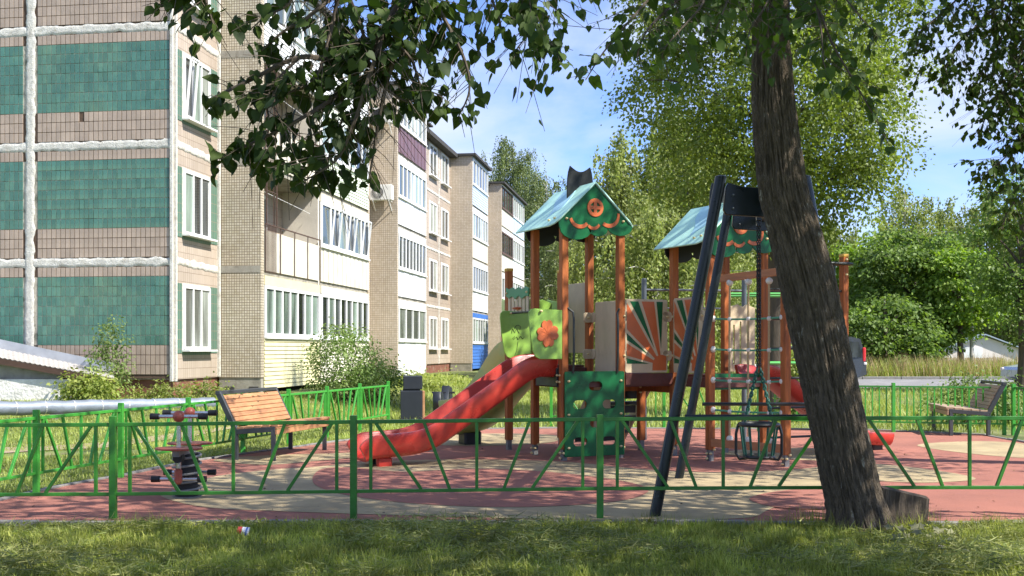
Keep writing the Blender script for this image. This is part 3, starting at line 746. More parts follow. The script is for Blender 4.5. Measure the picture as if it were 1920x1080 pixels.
for a, b in zip(lp[:-1], lp[1:]): truss_panel(fl_, a, b, 0.82, 0.235, m_fence2)
rr_ = thing('playground_fence', (5, 21.5, 0), 'green metal fence with close upright bars in front of the road', 'fence')
ra, rb = Vector((0.79, 22.6, 0)), Vector((8.9, 20.25, 0)); nrp = 4
rp = [ra.lerp(rb, t) for t in (0, .27, .54, .775, 1.0)]
for p in rp: post_(rr_, p, 0.93, m_fence2)
for i, (a, b) in enumerate(zip(rp[:-1], rp[1:])):
    if i < 2: truss_panel(rr_, a, b, 0.86, 0.2, m_fence2)
    else:
        MB().bar(a+UP*.86, b+UP*.86, .03).build('rail', m_fence2, rr_); MB().bar(a+UP*.2, b+UP*.2, .03).build('rail', m_fence2, rr_)
        n = 16
        for k in range(1, n): q = a.lerp(b, k/n); MB().bar(q+UP*.19, q+UP*.87, .022).build('baluster', m_fence2, rr_)
sd = thing('playground_fence', (9.8, 17, 0), 'green metal fence turning the corner beside the lounge bench', 'fence')
sp_ = [rb + Vector((0.12,-0.1,0)), Vector((9.75, 17.6, 0)), Vector((10.5, 15.0, 0))]
for p in sp_: post_(sd, p, 0.93, m_fence2)
for a, b in zip(sp_[:-1], sp_[1:]):
    MB().bar(a+UP*.86, b+UP*.86, .03).build('rail', m_fence2, sd); MB().bar(a+UP*.2, b+UP*.2, .03).build('rail', m_fence2, sd)
    for k in range(1, 20): q = a.lerp(b, k/20); MB().bar(q+UP*.19, q+UP*.87, .022).build('baluster', m_fence2, sd)

# ================================================================ PLAY STRUCTURE
m_post = M('brown_glulam', (0.38,0.115,0.032), 0.55, 0.30, 5, 0.25, 40, stretch=(3,3,0.35), col2=(0.24,0.075,0.03), c2scale=4, c2lo=0.5, c2hi=0.66, spec=0.25)
m_beam = M('orange_glulam', (0.42,0.16,0.06), 0.5, 0.2, 5, 0.2, 40, stretch=(0.6,0.6,4))
m_deck = M('dark_red_deck', (0.10,0.028,0.018), 0.55, 0.2, 6, 0.2, 60)
m_green = M('dark_green_hdpe', (0.006,0.105,0.032), 0.3, 0.2, 2.2, 0.06, 200, spec=0.3)
m_lime_p = M('lime_hdpe', (0.27,0.47,0.075), 0.33, 0.12, 2.5, 0.06, 200, col2=(0.2,0.36,0.06), c2scale=2)
m_mint = M('sky_sheen_roof_hdpe', (0.50,0.80,0.66), 0.42, 0.08, 2, 0.05, 160, spec=0.35)  # green roof board; pale sky reflection put into the base colour
m_aqua = M('aqua_roof_hdpe', (0.40,0.66,0.72), 0.42, 0.08, 2, 0.05, 160, spec=0.35)
m_orange = M('orange_hdpe', (0.55,0.13,0.035), 0.36, 0.1, 5, 0.08, 160)
m_creamp = M('birch_ply', (0.56,0.45,0.29), 0.5, 0.14, 3, 0.1, 60, stretch=(1,1,.4), col2=(0.36,0.28,0.18), c2scale=2.2, c2lo=0.6, c2hi=0.74)
m_blackp = M('black_hdpe', (0.008,0.010,0.010), 0.4, 0.1, 6)
m_bolt = M('cream_bolt_cap', (0.66,0.52,0.25), 0.35, 0.1, 20)
m_shoe = M('galvanised_shoe', (0.20,0.20,0.19), 0.55, 0.25, 20, metal=0.4)
m_slide = M('red_slide_plastic', (0.50,0.042,0.028), 0.30, 0.16, 1.4, 0.05, 90, col2=(0.42,0.05,0.035), c2scale=1.5, coat=0.15)
m_yslide = M('yellow_green_slide', (0.50,0.42,0.10), 0.35, 0.14, 1.6, 0.1, 30, col2=(0.22,0.45,0.13), c2scale=0.9, c2lo=0.42, c2hi=0.62)
m_steelb = M('black_tube', (0.02,0.026,0.024), 0.32, 0.15, 12)
m_rope = M('tan_rope', (0.45,0.32,0.17), 0.8, 0.15, 40, 0.5, 180)
m_ropeg = M('green_rope', (0.10,0.32,0.19), 0.7, 0.15, 40, 0.5, 180)
m_knot = M('white_connector', (0.66,0.62,0.55), 0.5, 0.12, 12)
m_yellow = M('yellow_cap', (0.62,0.36,0.05), 0.4, 0.1, 8)
m_ink = M('marker_ink', (0.03,0.035,0.02), 0.6, 0.1)
TA, TB = Vector((0.906, 0.423, 0)), Vector((-0.423, 0.906, 0)); TO = Vector((0.714, 15.46, 0))
TAX = (TA, TB, UP)
def T(a, b, z=0): return TO + TA*a + TB*b + UP*z
def tinv(x, y):
    d = Vector((x, y, 0)) - TO; return d.dot(TA), d.dot(TB)
ps = thing('play_structure', T(0.9, 0.4), 'wooden play tower set with two green gabled roofs, slides, bridge and rope net', 'play structure')
PW = 0.1
def tpost(a, b, zt, cap=False, zb=0.17):
    MB().box(T(a, b, (zt+zb)/2), (PW, PW, zt-zb), TAX, 0.006).build('post', m_post, ps)
    MB().box(T(a, b, 0.13), (PW*.72, PW*.72, 0.30), TAX, 0.003).build('post_shoe', m_shoe, ps)
    if cap: MB().box(T(a, b, zt+0.02), (PW+.012, PW+.012, 0.05), TAX, 0.012).build('post_cap', m_yellow, ps)
bolt_me = MB().ball((0,0,0), 0.023, 10, squash=0.75).mesh('bolt'); bolt_me.materials.append(m_bolt)
bolt_me.polygons.foreach_set('use_smooth', [True]*len(bolt_me.polygons))
def bolt(p, parent=None): put('bolt', bolt_me, None, parent or ps, mw=Matrix.Translation(p))
FN = -TB                                  # towards the viewer (front face normal)
for a, b in ((0,0),(.9,0),(0,.9),(.9,.9)): tpost(a, b, 3.28)
for a, b in ((0,1.8),(.9,1.8)): tpost(a, b, 2.74, True)
for a, b in ((1.8,0),(1.8,-.9),(2.7,0),(2.7,-.9)): tpost(a, b, 3.03)
for a, b in ((1.8,.9),): tpost(a, b, 1.12)
qa, qb = tinv(3.58, 14.65); tpost(qa, qb, 2.64)
ra_, rb_ = tinv(4.86, 16.40); tpost(ra_, rb_, 2.90, True)
for p in (T(0,0),T(.9,0),T(0,.9),T(1.8,0),T(1.8,-.9),T(qa,qb)):
    for s in (-1, 1):
        bolt(p+FN*0.055+TA*0.028*s+UP*(0.12+0.05*(s>0))); 
    bolt(p-TA*0.055+UP*0.12); bolt(p-TA*0.055+UP*0.05)
# decks and their fascias
def deck(a0, a1, b0, b1, z):
    d = MB().box(T((a0+a1)/2, (b0+b1)/2, z-0.02), (a1-a0-.11, b1-b0-.11, 0.035), TAX, .004).build('deck', m_deck, ps)
    for (p, q) in ((T(a0,b0), T(a1,b0)), (T(a0,b1), T(a1,b1)), (T(a0,b0), T(a0,b1)), (T(a1,b0), T(a1,b1))):
        g = (q-p).normalized()*0.055
        MB().bar(p+g+UP*(z-.11), q-g+UP*(z-.11), 0.045, 0.14, ch=.004).build('joist', m_deck, d)
deck(0,.9,0,.9,1.2); deck(0,.9,.9,1.8,1.32); deck(.9,1.8,0,.9,1.2); deck(1.8,2.7,-.9,0,1.2)
MB().bar(T(.96,-.03,1.13), T(1.74,-.03,1.13), 0.05, 0.16).build('fascia', m_deck, ps)
MB().bar(T(1.2,.9,0.98), T(1.74,.9,0.98), 0.05, 0.12).build('cross_beam', m_post, ps)
MB().bar(T(1.8,.84,0.98), T(1.8,.06,0.98), 0.05, 0.12).build('cross_beam', m_post, ps)
for k, p in enumerate((T(1.75,.84,.98), T(1.75,.84,.9), T(1.8,-.06,.98), T(1.8,-.06,.9))): bolt(p)

# ---- roofs
def roof(a0, b0, zr_, name_label):
    """tower roof over posts a0..a0+.9, b0..b0+.9 ; zr_ = eave height; ridge runs along b"""
    ov, rise, half = 0.2, 0.62, 0.65
    root = None
    am = a0+.45; f0, f1 = b0-.10, b0+1.12
    cut = 0.16
    outer = [(0+cut*.9, 0), (f1-f0, 0), (f1-f0, 0.905), (0, 0.905), (0, cut*.8), (cut*.25, cut*.25)]
    for s, nm in ((-1,'roof_slope'), (1,'roof_slope')):
        ev = T(am + s*half, f0, zr_); up = (T(am, f0, zr_+rise)-ev)
        lp = [(x, y*up.length/0.905) for x, y in outer]
        nvec = TB.cross(up.normalized()); off = nvec*(0.01)
        o = plate('roof_slope', [lp], ev, TB, up, 0.022, m_mint, ps)
        for (x, y) in ((0.30,0.10),(0.16,0.12)) if s < 0 else ((0.2,.12),):
            bolt(ev + TB*x + up.normalized()*y*1.2 - (nvec if s > 0 else -nvec)*(-0.02 if s < 0 else 0.02)*(1 if s < 0 else -1)*1.0, o)
        if s < 0:
            # inlaid leaf shape on the slope
            sh = smooth_px([(0.52,0.86),(0.34,0.62),(0.30,0.40),(0.42,0.30),(0.47,0.16),(0.58,0.40),(0.80,0.62),(0.86,0.86)], 5)
            nn = nvec if nvec.z > 0 else -nvec
            plate('roof_inlay', [sh], ev+nn*0.013, TB, up, 0.006, m_aqua, o, 0.001)
    # front gable board with scalloped lower edge
    def gable(bq, mat, detail):
        g = []
        g += [(-0.60, 0.03), (0, rise-0.03), (0.60, 0.03)]
        low = []
        for cx, r, d in ((0.40, 0.20, 0.02), (0.05, 0.15, -0.03), (-0.30, 0.25, -0.03)):
            for k in range(9):
                an = math.pi*k/8; low.append((cx + r*math.cos(an), d - r*0.62*math.sin(an) + 0.0))
        lp = [(0,rise-.03),(-.57,.055)] + [(x, y) for x, y in low[::-1]] + [(.585,.04)]
        o = plate('gable_board', [lp], T(am, bq, zr_), TA, UP, 0.02, mat, ps)
        if detail:
            c0 = T(am, bq-0.017, zr_+0.27)
            ring = [circ(0,0,0.125)]
            for q in range(4):
                a_ = 90*q+14
                ring.append([(0.03*math.cos(math.radians(a_+31)), 0.03*math.sin(math.radians(a_+31)))] + circ(0,0,0.082,6,a_+2,a_+60))
            plate('round_window', ring, c0, TA, UP, 0.014, m_orange, o, 0.003)
            for cx, cy, r, a_0, a_1 in ((-0.24,0.12,0.17,195,318), (-0.03,0.06,0.12,222,332), (0.22,0.15,0.17,232,372)):
                lp2 = circ(cx,cy,r,12,a_0,a_1) + [(cx+ (x-cx)*.80*1.0+0.0, cy+(y-cy)*.80+0.016) for x, y in circ(cx,cy,r,12,a_0+4,a_1-4)[::-1]]
                plate('crescent', [lp2], T(am, bq-0.015, zr_+0.02), TA, UP, 0.010, m_orange, o, 0.002)
            bolt(T(a0, bq-.015, zr_+.10), o); bolt(T(a0+.9, bq-.015, zr_+.10), o)
    gable(b0-0.07, m_green, True); gable(b0+0.98, m_blackp, False)
    # black chimney board standing across the ridge
    ch = smooth_px([(-0.165,0.31),(0,0.235),(0.165,0.31)],1)
    lp = [(-.205,-.25),(.205,-.25),(.205,.02),(.20,.12),(.185,.22),(.16,.30)] + [(0.16-0.32*k/8, 0.30-0.075*math.sin(math.pi*k/8)) for k in range(1,8)] + [(-.16,.30),(-.185,.22),(-.20,.12),(-.205,.02)]
    plate('chimney_board', [lp], T(am, b0+0.36, zr_+rise-0.02), TA, UP, 0.03, m_blackp, ps)
roof(0, 0, 3.25, 'a'); roof(1.8, -.9, 3.0, 'b')

# ---- green climbing board with hand holes
def stad(cx, cy, w=0.22, h=0.13): return rrect(cx-w/2, cy-h/2, cx+w/2, cy+h/2, h/2-0.001, 6)
holes = [stad(.46,.97), stad(.215,.715), stad(.68,.715), stad(.48,.455), stad(.22,.20), stad(.67,.20)]
o = plate('climbing_board', [rrect(-.02,.0,.92,1.17,.02)] + holes, T(-0.0,-.07,0.07), TA, UP, 0.022, m_green, ps)
for x in (.035, .865):
    for y in (.12,.58,1.04): bolt(T(x,-.085,0.07+y), o)
# ---- slide cheeks with clover
def cheek(a, b, clover):
    lp = smooth_px([(0,0),(-.36,0),(-.46,.10),(-.53,.52),(-.545,.70),(-.30,.665),(0,.66),(0,.33)], 3)
    lp = [(0,0),(-.34,0),(-.40,.03),(-.44,.10),(-.48,.33),(-.505,.58),(-.50,.64),(-.47,.672),(-.42,.682),(-.30,.675),(0,.665)]
    o = plate('slide_cheek', [lp], T(a, b, 1.42), TA, UP, 0.022, m_lime_p, ps)
    if clover:
        pt = []
        for k in range(96):
            an = 2*math.pi*k/96
            dd = min(abs(an - math.pi/2*q_) for q_ in range(5))
            rr = 0.172*(0.50+0.50*abs(math.cos(2*an))**0.45)*(1-.17*math.exp(-(dd/.17)**2))
            pt.append((rr*math.cos(an+.1), rr*math.sin(an+.1)*1.12))
        cl = plate('clover', [pt], T(a-.225, b-.02, 1.42+.345), TA, UP, 0.016, m_orange, o, 0.005)
        for k in range(10):
            an = 2*math.pi*k/10+0.2; c = T(a-.225, b-.029, 1.765)
            MB().tube([c+(TA*math.cos(an)+UP*math.sin(an))*0.012, c+(TA*math.cos(an+.12)+UP*math.sin(an+.12))*0.10], 0.0035, 5).build('vein', m_orange, cl)
        # petal notches shown as raised lobes
        for k in range(4):
            an = math.pi/2*k + 0.61
    return o
cheek(0-0.05, 0-.035, True); ck = cheek(0-0.05, .9-.0, False)
sc_c = T(-.28, .885, 1.78)
def scribble(c, ux, uy, pts, parent, r=0.004):
    MB().tube([c+ux*x+uy*y for x, y in pts], r, 5).build('scribble', m_ink, parent)
scribble(sc_c, TA, UP, [(-.06,.06),(-.03,.11),(0,.12),(.04,.10),(.03,.05)], ck); scribble(sc_c, TA, UP, [(-.1,.0),(-.09,.07),(-.05,.01),(-.02,.07),(.02,.0)], ck)
scribble(sc_c, TA, UP, [(-.09,-.08),(-.05,-.04),(-.07,-.09),(-.02,-.05),(0,-.09),(.04,-.04),(.08,-.08),(.1,-.05)], ck); scribble(sc_c, TA, UP, [(.0,-.12),(-.02,-.25),(-.05,-.32)], ck, .003)
MB().tube([T(-.38,-.02,2.07), T(-.38,.88,2.07)], 0.017, 8).build('grab_bar', m_steelb, ps); bolt(T(-.38,-.065,2.07)); bolt(T(-.40,.86,2.07))
# ---- picket barrier on second bay, leaf boards behind
wv = [(0,.14),(.1,.165),(.22,.13),(.34,.17),(.45,.14),(.56,.175),(.68,.15),(.78,.18),(.78,.06),(.68,.02),(.56,.05),(.45,.0),(.34,.05),(.22,.0),(.1,.035),(0,.03)]
o = plate('barrier_rail', [[(x, y) for x, y in wv]], T(-.07,.96,2.30), TB, UP, 0.022, m_mint if False else M('leaf_green_hdpe',(0.06,0.27,0.12),0.35,0.1,3), ps)
bolt(T(-.085,1.0,2.39), o); bolt(T(-.085,1.70,2.40), o)
for k in range(6):
    MB().box(T(-.05, 1.04+k*0.125, 1.92), (0.018, 0.085, 0.90), TAX, .004).build('picket', m_creamp, ps)
MB().ball(T(-.07, 1.33, 2.16), 0.09, 12, squash=.25).build('flower_knob', m_orange, ps)
lp = [(0,0),(.1,-.05),(.17,.1),(.2,.5),(.17,.95),(.1,1.0),(0,.98)]
def leafcheek(a, b, d):
    o = plate('slide_cheek', [[(-.02,0),(.34,0),(.42,.06),(.455,.14),(.50,.5),(.53,.84),(.52,.95),(.46,.98),(.3,.95),(-.02,.93)]], T(a,b,1.36), d, UP, 0.022, m_lime_p, ps); return o
leafcheek(-.02, 1.84, Vector((-.135,.99,0))); leafcheek(.92, 1.84, TB)
o = plate('orange_flower', [circ(0,0,.14,10)], T(.02,2.05,1.72), Vector((-.135,.99,0)), UP, .05, m_orange, ps)
lb = plate('leaf_board', [[(0,0),(.66,0),(.66,.64),(.5,.70),(.35,.66),(.2,.72),(0,.66)]], T(.1,1.86,1.62), TA, UP, .02, m_lime_p, ps); 
MB().tube([T(.06,.98,2.12), T(.06,1.72,2.12)], .016, 8).build('grab_bar', m_steelb, ps); bolt(T(.10,1.72,2.12))
# ---- ply panels
plate('ply_panel', [rrect(.1,0,.74,1.05,.03)], T(.93,.9,1.5), TB, UP, .02, m_creamp, ps)
o = plate('ply_panel', [rrect(.05,0,.74,1.02,.03)], T(.93,.02,1.22), TB, UP, .02, m_creamp, ps)
def tab(p, axis, parent): 
    q = plate('panel_tab', [rrect(-.075,-.07,.075,.07,.045)], p, axis, UP, .02, m_creamp, parent); bolt(p+axis.cross(UP)*0.014 + axis*0.03*0, parent)
for z in (1.48, 2.02): tab(T(.915,.82,z), TB, o); tab(T(.84,.84,z), TA, o)
# ---- sunburst panels
def sunpanel(org, ux, w, h, mirror=False):
    o = plate('sunburst_panel', [rrect(0,0,w,h,.03)], org, ux, UP, .02, m_creamp, ps)
    nv = ux.cross(UP).normalized()
    cx, cy = w-.10, .10
    for kind, a0, a1, r0 in (('g',1.5,11.5,.22),('o',14,28.5,.14),('g',31,39.5,.27),('o',42,57,.14),('g',59.5,67.5,.30),('o',70,82,.14),('g',84,92,.26)):
        a0_, a1_ = math.radians(180-a0), math.radians(180-a1)
        poly = [(cx+r0*math.cos(a0_), cy+r0*math.sin(a0_)), (cx+2*math.cos(a0_), cy+2*math.sin(a0_)), (cx+2*math.cos(a1_), cy+2*math.sin(a1_)), (cx+r0*math.cos(a1_), cy+r0*math.sin(a1_))]
        if kind == 'g':
            am_ = (a0_+a1_)/2; poly = [(cx+r0*math.cos(am_), cy+r0*math.sin(am_))] + poly[1:3]
        poly = clip_rect(poly, .025, .03, w-.035, h-.03)
        if len(poly) > 2: plate('ray', [poly], org+nv*.0115, ux, UP, .006, m_green if kind == 'g' else m_orange, o, .0015)
    plate('sun', [[(cx+.075,cy-.07)] + [(cx+.075,cy+.13)] + circ(cx,cy,.15,8,70,180)[1:] + [(cx-.15,cy-.07)]], org+nv*.0125, ux, UP, .006, m_orange, o, .0015)
    for z in (.24, .80):
        p = org + ux*(w+.0) + UP*z; tab(p + nv*.0, ux, o)
        tab(org - ux*.02 + UP*z, ux, o)
    return o
sunpanel(T(.96,-.035,1.22), TA, .70, 1.04)
sunpanel(T(1.765,-.06,1.22), -TB, .72, 1.06)
# ---- grab handles at the entrance
for a in (.10, .80):
    MB().tube([T(a,-.09,1.22), T(a,-.11,1.5), T(a,-.11,1.95), T(a,-.09,2.06), T(a+(-.06 if a < .5 else .06),-.04,2.12)], 0.016, 8).build('grab_handle', m_steelb, ps)
# ---- slides
def slide(path, w, mat, side=0.2, name='slide', belly=0.0):
    """path: list of (pos, lateral axis) ; U-shaped trough swept along it"""
    prof = []
    hw = w/2
    inner = [(-hw+.035, side-.02), (-hw+.045, .06), (-hw+.10, .012), (0, 0), (hw-.10,.012), (hw-.045,.06), (hw-.035, side-.02)]
    outer = [(hw-.012, side+.005), (hw+.022, side), (hw+.028, side-.03), (hw-.0, .02), (hw-.05,-.035-belly*.4), (hw*.5,-.042-belly*.85), (0,-.045-belly), (-hw*.5,-.042-belly*.85), (-hw+.05,-.035-belly*.4), (-hw,.02), (-hw-.028, side-.03), (-hw-.022, side), (-hw+.012, side+.005)]
    prof = inner + outer; k = len(prof); v = []; f = []; m = len(path)
    for i, (p, lat, sc) in enumerate(path):
        t = (path[min(i+1,m-1)][0]-path[max(i-1,0)][0]).normalized(); upv = lat.cross(t).normalized()
        if upv.z < 0: upv = -upv
        for x, y in prof: v.append(p + lat*x + upv*(y*sc if y > .02 else y))
    for i in range(m-1):
        for j in range(k): f.append((i*k+j, i*k+(j+1)%k, (i+1)*k+(j+1)%k, (i+1)*k+j))
    f.append(tuple(range(k))); f.append(tuple((m-1)*k+j for j in range(k))[::-1])
    mb = MB(); mb.add(v, f); o = mb.build(name, mat, ps, False)
    bm = bmesh.new(); bm.from_mesh(o.data); bmesh.ops.recalc_face_normals(bm, faces=bm.faces); bm.to_mesh(o.data); bm.free()
    shade(o, 50); return o
def catm(pts, n=8):
    out = []; pts = [Vector(p) for p in pts]; k = len(pts)
    for i in range(k-1):
        p0, p1, p2, p3 = pts[max(i-1,0)], pts[i], pts[i+1], pts[min(i+2,k-1)]
        for s in range(n):
            t = s/n; out.append(0.5*((2*p1)+(-p0+p2)*t+(2*p0-5*p1+4*p2-p3)*t*t+(-p0+3*p1-3*p2+p3)*t**3))
    return out+[pts[-1]]
sp = catm([T(-.03,.45,1.20),T(-.22,.45,1.205),T(-.42,.45,1.15),T(-.70,.45,.97),T(-1.25,.45,.62),T(-1.75,.45,.31),T(-2.05,.45,.21),T(-2.35,.45,.18),T(-2.68,.45,.16),T(-2.78,.45,.12)], 6)
n_ = len(sp); red = slide([(p, TB, 1.0-0.45*max(0,(i/n_-.86)/.14)) for i, p in enumerate(sp)], 0.58, m_slide, 0.27)
for s in (-.15,.15): MB().box(T(-2.5,.45+s,.07), (.20,.10,.14), TAX, .02).build('slide_foot', m_slide if s < 0 else m_blackp, ps)
MB().box(T(-.02,.45,1.16), (.05,.64,.26), TAX, .01).build('slide_mount', m_blackp, ps)
for z in (1.10,1.19): bolt(T(-.05,.10,z)); bolt(T(-.05,.02,z))
yp = catm([(.307,17.32,1.30),(.2,17.44,1.26),(0,17.62,.97),(-.25,17.8,.66),(-.5,17.98,.44),(-.7,18.12,.36),(-.86,18.25,.33)], 6)
lat = []
for i, p in enumerate(yp):
    t = (yp[min(i+1,len(yp)-1)]-yp[max(i-1,0)]); t.z = 0; t.normalize(); lat.append((p, Vector((-t.y,t.x,0)), 1.0))
yo = slide(lat, 0.84, m_yslide, 0.40, belly=0.13)
MB().box(Vector((-.68,18.12,.12)), (.3,.3,.24), TAX, .03).build('slide_foot', m_blackp, ps)
gp = catm([T(2.76,-.45,1.20),T(2.95,-.45,1.205),T(3.15,-.45,1.13),T(3.6,-.45,.84),T(4.2,-.45,.46),T(4.65,-.45,.22),T(4.95,-.45,.17),T(5.28,-.45,.15)], 6)
slide([(p-UP*.03, TB, 1.0) for p in gp], 0.52, m_slide, 0.15)
MB().box(T(5.1,-.45,.05), (.2,.3,.12), TAX, .02).build('slide_foot', m_blackp, ps)
# ---- rope net between tower and outer post
NA, NB = T(1.8,-.9), T(qa,qb); nd = (NB-NA); NAX = nd.normalized(); nn = NAX.cross(UP)
MB().bar(NA+UP*2.50-NAX*.05, NB+UP*2.58+NAX*.05, 0.055, 0.10, ch=.005).build('net_beam', m_beam, ps)
MB().bar(NA+UP*.27+nn*.02, NB+UP*.25+nn*.02, 0.05, 0.11, ch=.005).build('net_beam', m_beam, ps)
knot_me = MB().ball((0,0,0), 0.033, 10).mesh('knot'); knot_me.materials.append(m_knot); knot_me.polygons.foreach_set('use_smooth', [True]*len(knot_me.polygons))
big_me = MB().ball((0,0,0), 0.048, 12).mesh('end_cap'); big_me.materials.append(m_knot); big_me.polygons.foreach_set('use_smooth', [True]*len(big_me.polygons))
vx = (.27,.52,.79); hz = (.72,1.13,1.55,1.97)
for t in vx:
    MB().tube([NA+nd*t+UP*.33, NA+nd*t+UP*1.2+nn*.01, NA+nd*t+UP*2.47], 0.015, 6).build('net_rope', m_rope, ps)
    put('end_cap', big_me, None, ps, mw=Matrix.Translation(NA+nd*t+UP*2.455)); put('end_cap', big_me, None, ps, mw=Matrix.Translation(NA+nd*t+UP*.335))
for z in hz:
    MB().tube([NA+nd*.05+UP*z, NA+nd*.27+UP*(z-.012), NA+nd*.52+UP*(z-.016), NA+nd*.79+UP*(z-.010), NA+nd*.96+UP*z], 0.015, 6).build('net_rope', m_ropeg, ps)
    for t in vx: put('knot', knot_me, None, ps, mw=Matrix.Translation(NA+nd*t+UP*(z-.012)))
    put('end_cap', big_me, None, ps, mw=Matrix.Translation(NA+nd*.035+UP*z)); put('end_cap', big_me, None, ps, mw=Matrix.Translation(NA+nd*.965+UP*z))
# ---- stairs behind the bridge bay
for k in range(4):
    b = 1.05+k*.20; z = .95-k*.23
    MB().box(T(1.55,b,z), (.85,.24,.05), TAX, .006).build('stair_tread', m_blackp, ps)
    MB().box(T(1.55,b+.11,z-.10), (.85,.025,.12), TAX).build('stair_riser', m_blackp, ps)
for a in (1.08, 2.02):
    MB().bar(T(a,.92,1.12), T(a,2.0,-.02), .045, .16, ch=.006).build('stringer', m_creamp, ps)
    for k in range(3): bolt(T(a,1.05+k*.25,.95-k*.26)+FN*0+(-TA)*.03)
plate('ply_panel', [rrect(0,0,.28,.95,.02), rrect(.12,.3,.14,.8,.009)], T(1.0,.94,.25), TA, UP, .02, m_creamp, ps)
# ---- slotted ply panel, ladder and rings on the far side
o = plate('slotted_panel', [[(0,0),(.52,0),(.52,.95),(.42,.98),(.36,1.0),(.3,.96),(.2,1.0),(.1,.97),(0,.99)], rrect(.12,.1,.15,.7,.013), rrect(.24,.1,.27,.75,.013), rrect(.37,.1,.40,.7,.013)], T(2.76,.06,1.22), TA, UP, .02, m_creamp, ps)
for z in (.3,.72,1.14,1.56,1.98,2.40):
    MB().tube([T(2.75,-.9,z), T(ra_,rb_,z)], .017, 8).build('ladder_rung', m_steelb, ps)
MB().tube([T(ra_-.18,rb_,.1), T(ra_-.18,rb_,2.78), ], .02, 8).build('climbing_pole', m_steelb, ps)
MB().tube([T(ra_-.4,rb_-.05,2.80), T(ra_-.1,rb_-.07,2.80), T(ra_+.10,rb_-.06,2.80), T(ra_+.13,rb_,2.80), T(ra_+.08,rb_+.06,2.80), T(ra_-.4,rb_+.06,2.80)], .022, 8).build('climbing_loop', m_steelb, ps)
bolt(T(ra_,rb_-.06,2.86)); bolt(T(ra_,rb_-.06,2.64))
MB().tube([T(1.86,-.5,1.22), T(1.86,-.5,2.0), T(2.1,-.52,2.06)], .016, 8).build('grab_handle', m_steelb, ps)
MB().box(T(2.25,-.87,1.1), (.8,.03,.22), TAX).build('fascia', m_green, ps)

# ---- separate light green climbing frame behind the net
cf = thing('climbing_frame', (5.0, 20.2, 0), 'light green tubular climbing frame behind the rope net', 'climbing frame')
m_lg = M('bright_green_tube', (0.10,0.40,0.10), 0.35, 0.1, 5)
for x in (4.62, 5.75): MB().tube([(x,20.2,0),(x,20.2,2.45)], .03, 10).build('upright', m_lg, cf)
MB().tube([(4.62,21.0,0),(4.62,21.0,2.45)], .03, 10).build('upright', m_lg, cf); MB().tube([(5.75,21.0,0),(5.75,21.0,2.45)], .03, 10).build('upright', m_lg, cf)
for y in (20.2, 21.0):
    MB().tube([(3.9,y,2.55),(5.85,y,2.55)], .025, 8).build('top_bar', m_lg, cf); MB().tube([(4.62,y,1.3),(5.75,y,1.3)], .025, 8).build('cross_bar', m_lg, cf)
# ---- grey pull-up bars behind the bridge
pb_ = thing('pull_up_bars', (2.3, 19, 0), 'grey steel pull-up bars behind the sunburst bridge panels', 'pull-up bars')
m_gst = M('grey_steel', (0.10,0.115,0.125), 0.4, 0.12, 8, metal=0.3)
for x, y in ((2.24,19.0),(4.0,19.3)): MB().tube([(x,y,0),(x,y,2.74)], .045, 12).build('upright', m_gst, pb_); MB().ball((x,y,2.74), .046, 12, squash=.4).build('cap', m_gst, pb_)
MB().tube([(2.24,19.0,2.56),(4.0,19.3,2.56)], .022, 10).build('bar', m_gst, pb_); MB().tube([(2.24,19.0,2.25),(4.0,19.3,2.25)], .018, 10).build('bar', m_gst, pb_)

# ================================================================ SWING
sw = thing('swing', (2.6, 11.8, 0), 'black steel A-frame swing with a caged toddler seat on chains', 'swing')
m_swing = M('anthracite_steel', (0.010,0.015,0.017), 0.30, 0.15, 6, 0.05, 60, spec=0.4)
m_chain = M('dark_chain', (0.035,0.033,0.03), 0.45, 0.2, 20, metal=0.7); m_chg = M('green_chain_sleeve', (0.015,0.10,0.065), 0.45, 0.15, 20)
bdv = Vector((0.67, 3.0, 0)); Lf = Vector((1.30, 10.30, 0)); Ltop = Vector((1.905, 10.27, 3.11)); cxn = 2.30
for k in (0, 1):
    o_ = bdv*k; ht_ = UP*.19*k
    for s in (-1, 1):
        foot = Vector((cxn + s*1.0, 10.30, -0.05)) + o_; top = Vector((cxn + s*0.385, 10.27, 3.13)) + o_ + ht_
        MB().tube([foot, top], 0.052, 14).build('leg', m_swing, sw, True); MB().ball(top, 0.053, 14, squash=.35).build('leg_cap', m_swing, sw, True)
        bb = foot.lerp(top, .30)
    lpz = [(-.36,-.10),(-.34,.10),(-.32,.14),(-.2,.105),(0,.09),(.2,.105),(.32,.14),(.34,.10),(.36,-.10),(.34,-.14),(0,-.165),(-.34,-.14)]
    mt_ = plate('head_plate', [lpz], Vector((cxn, 10.27, 2.93)) + o_ + ht_, Vector((1,0,0)), UP, 0.06, m_swing, sw)
    for x in (-.28,.28):
        for z in (.03,-.09): bolt_o = MB().ball(Vector((cxn+x, 10.235, 2.93+z)) + o_ + ht_, .012, 8).build('screw', m_gst, mt_)
    zc = .93 if k == 0 else .90
    MB().tube([Vector((cxn-.71,10.30,zc))+o_, Vector((cxn+.71,10.30,zc))+o_], .022, 10).build('cross_bar', m_swing, sw)
MB().tube([Vector((cxn,10.2,2.93)), Vector((cxn,10.2,2.93))+bdv*1.05+UP*.19], .055, 14).build('beam', m_swing, sw, True)
sc0 = Vector((2.60, 11.80, 0))           # seat centre
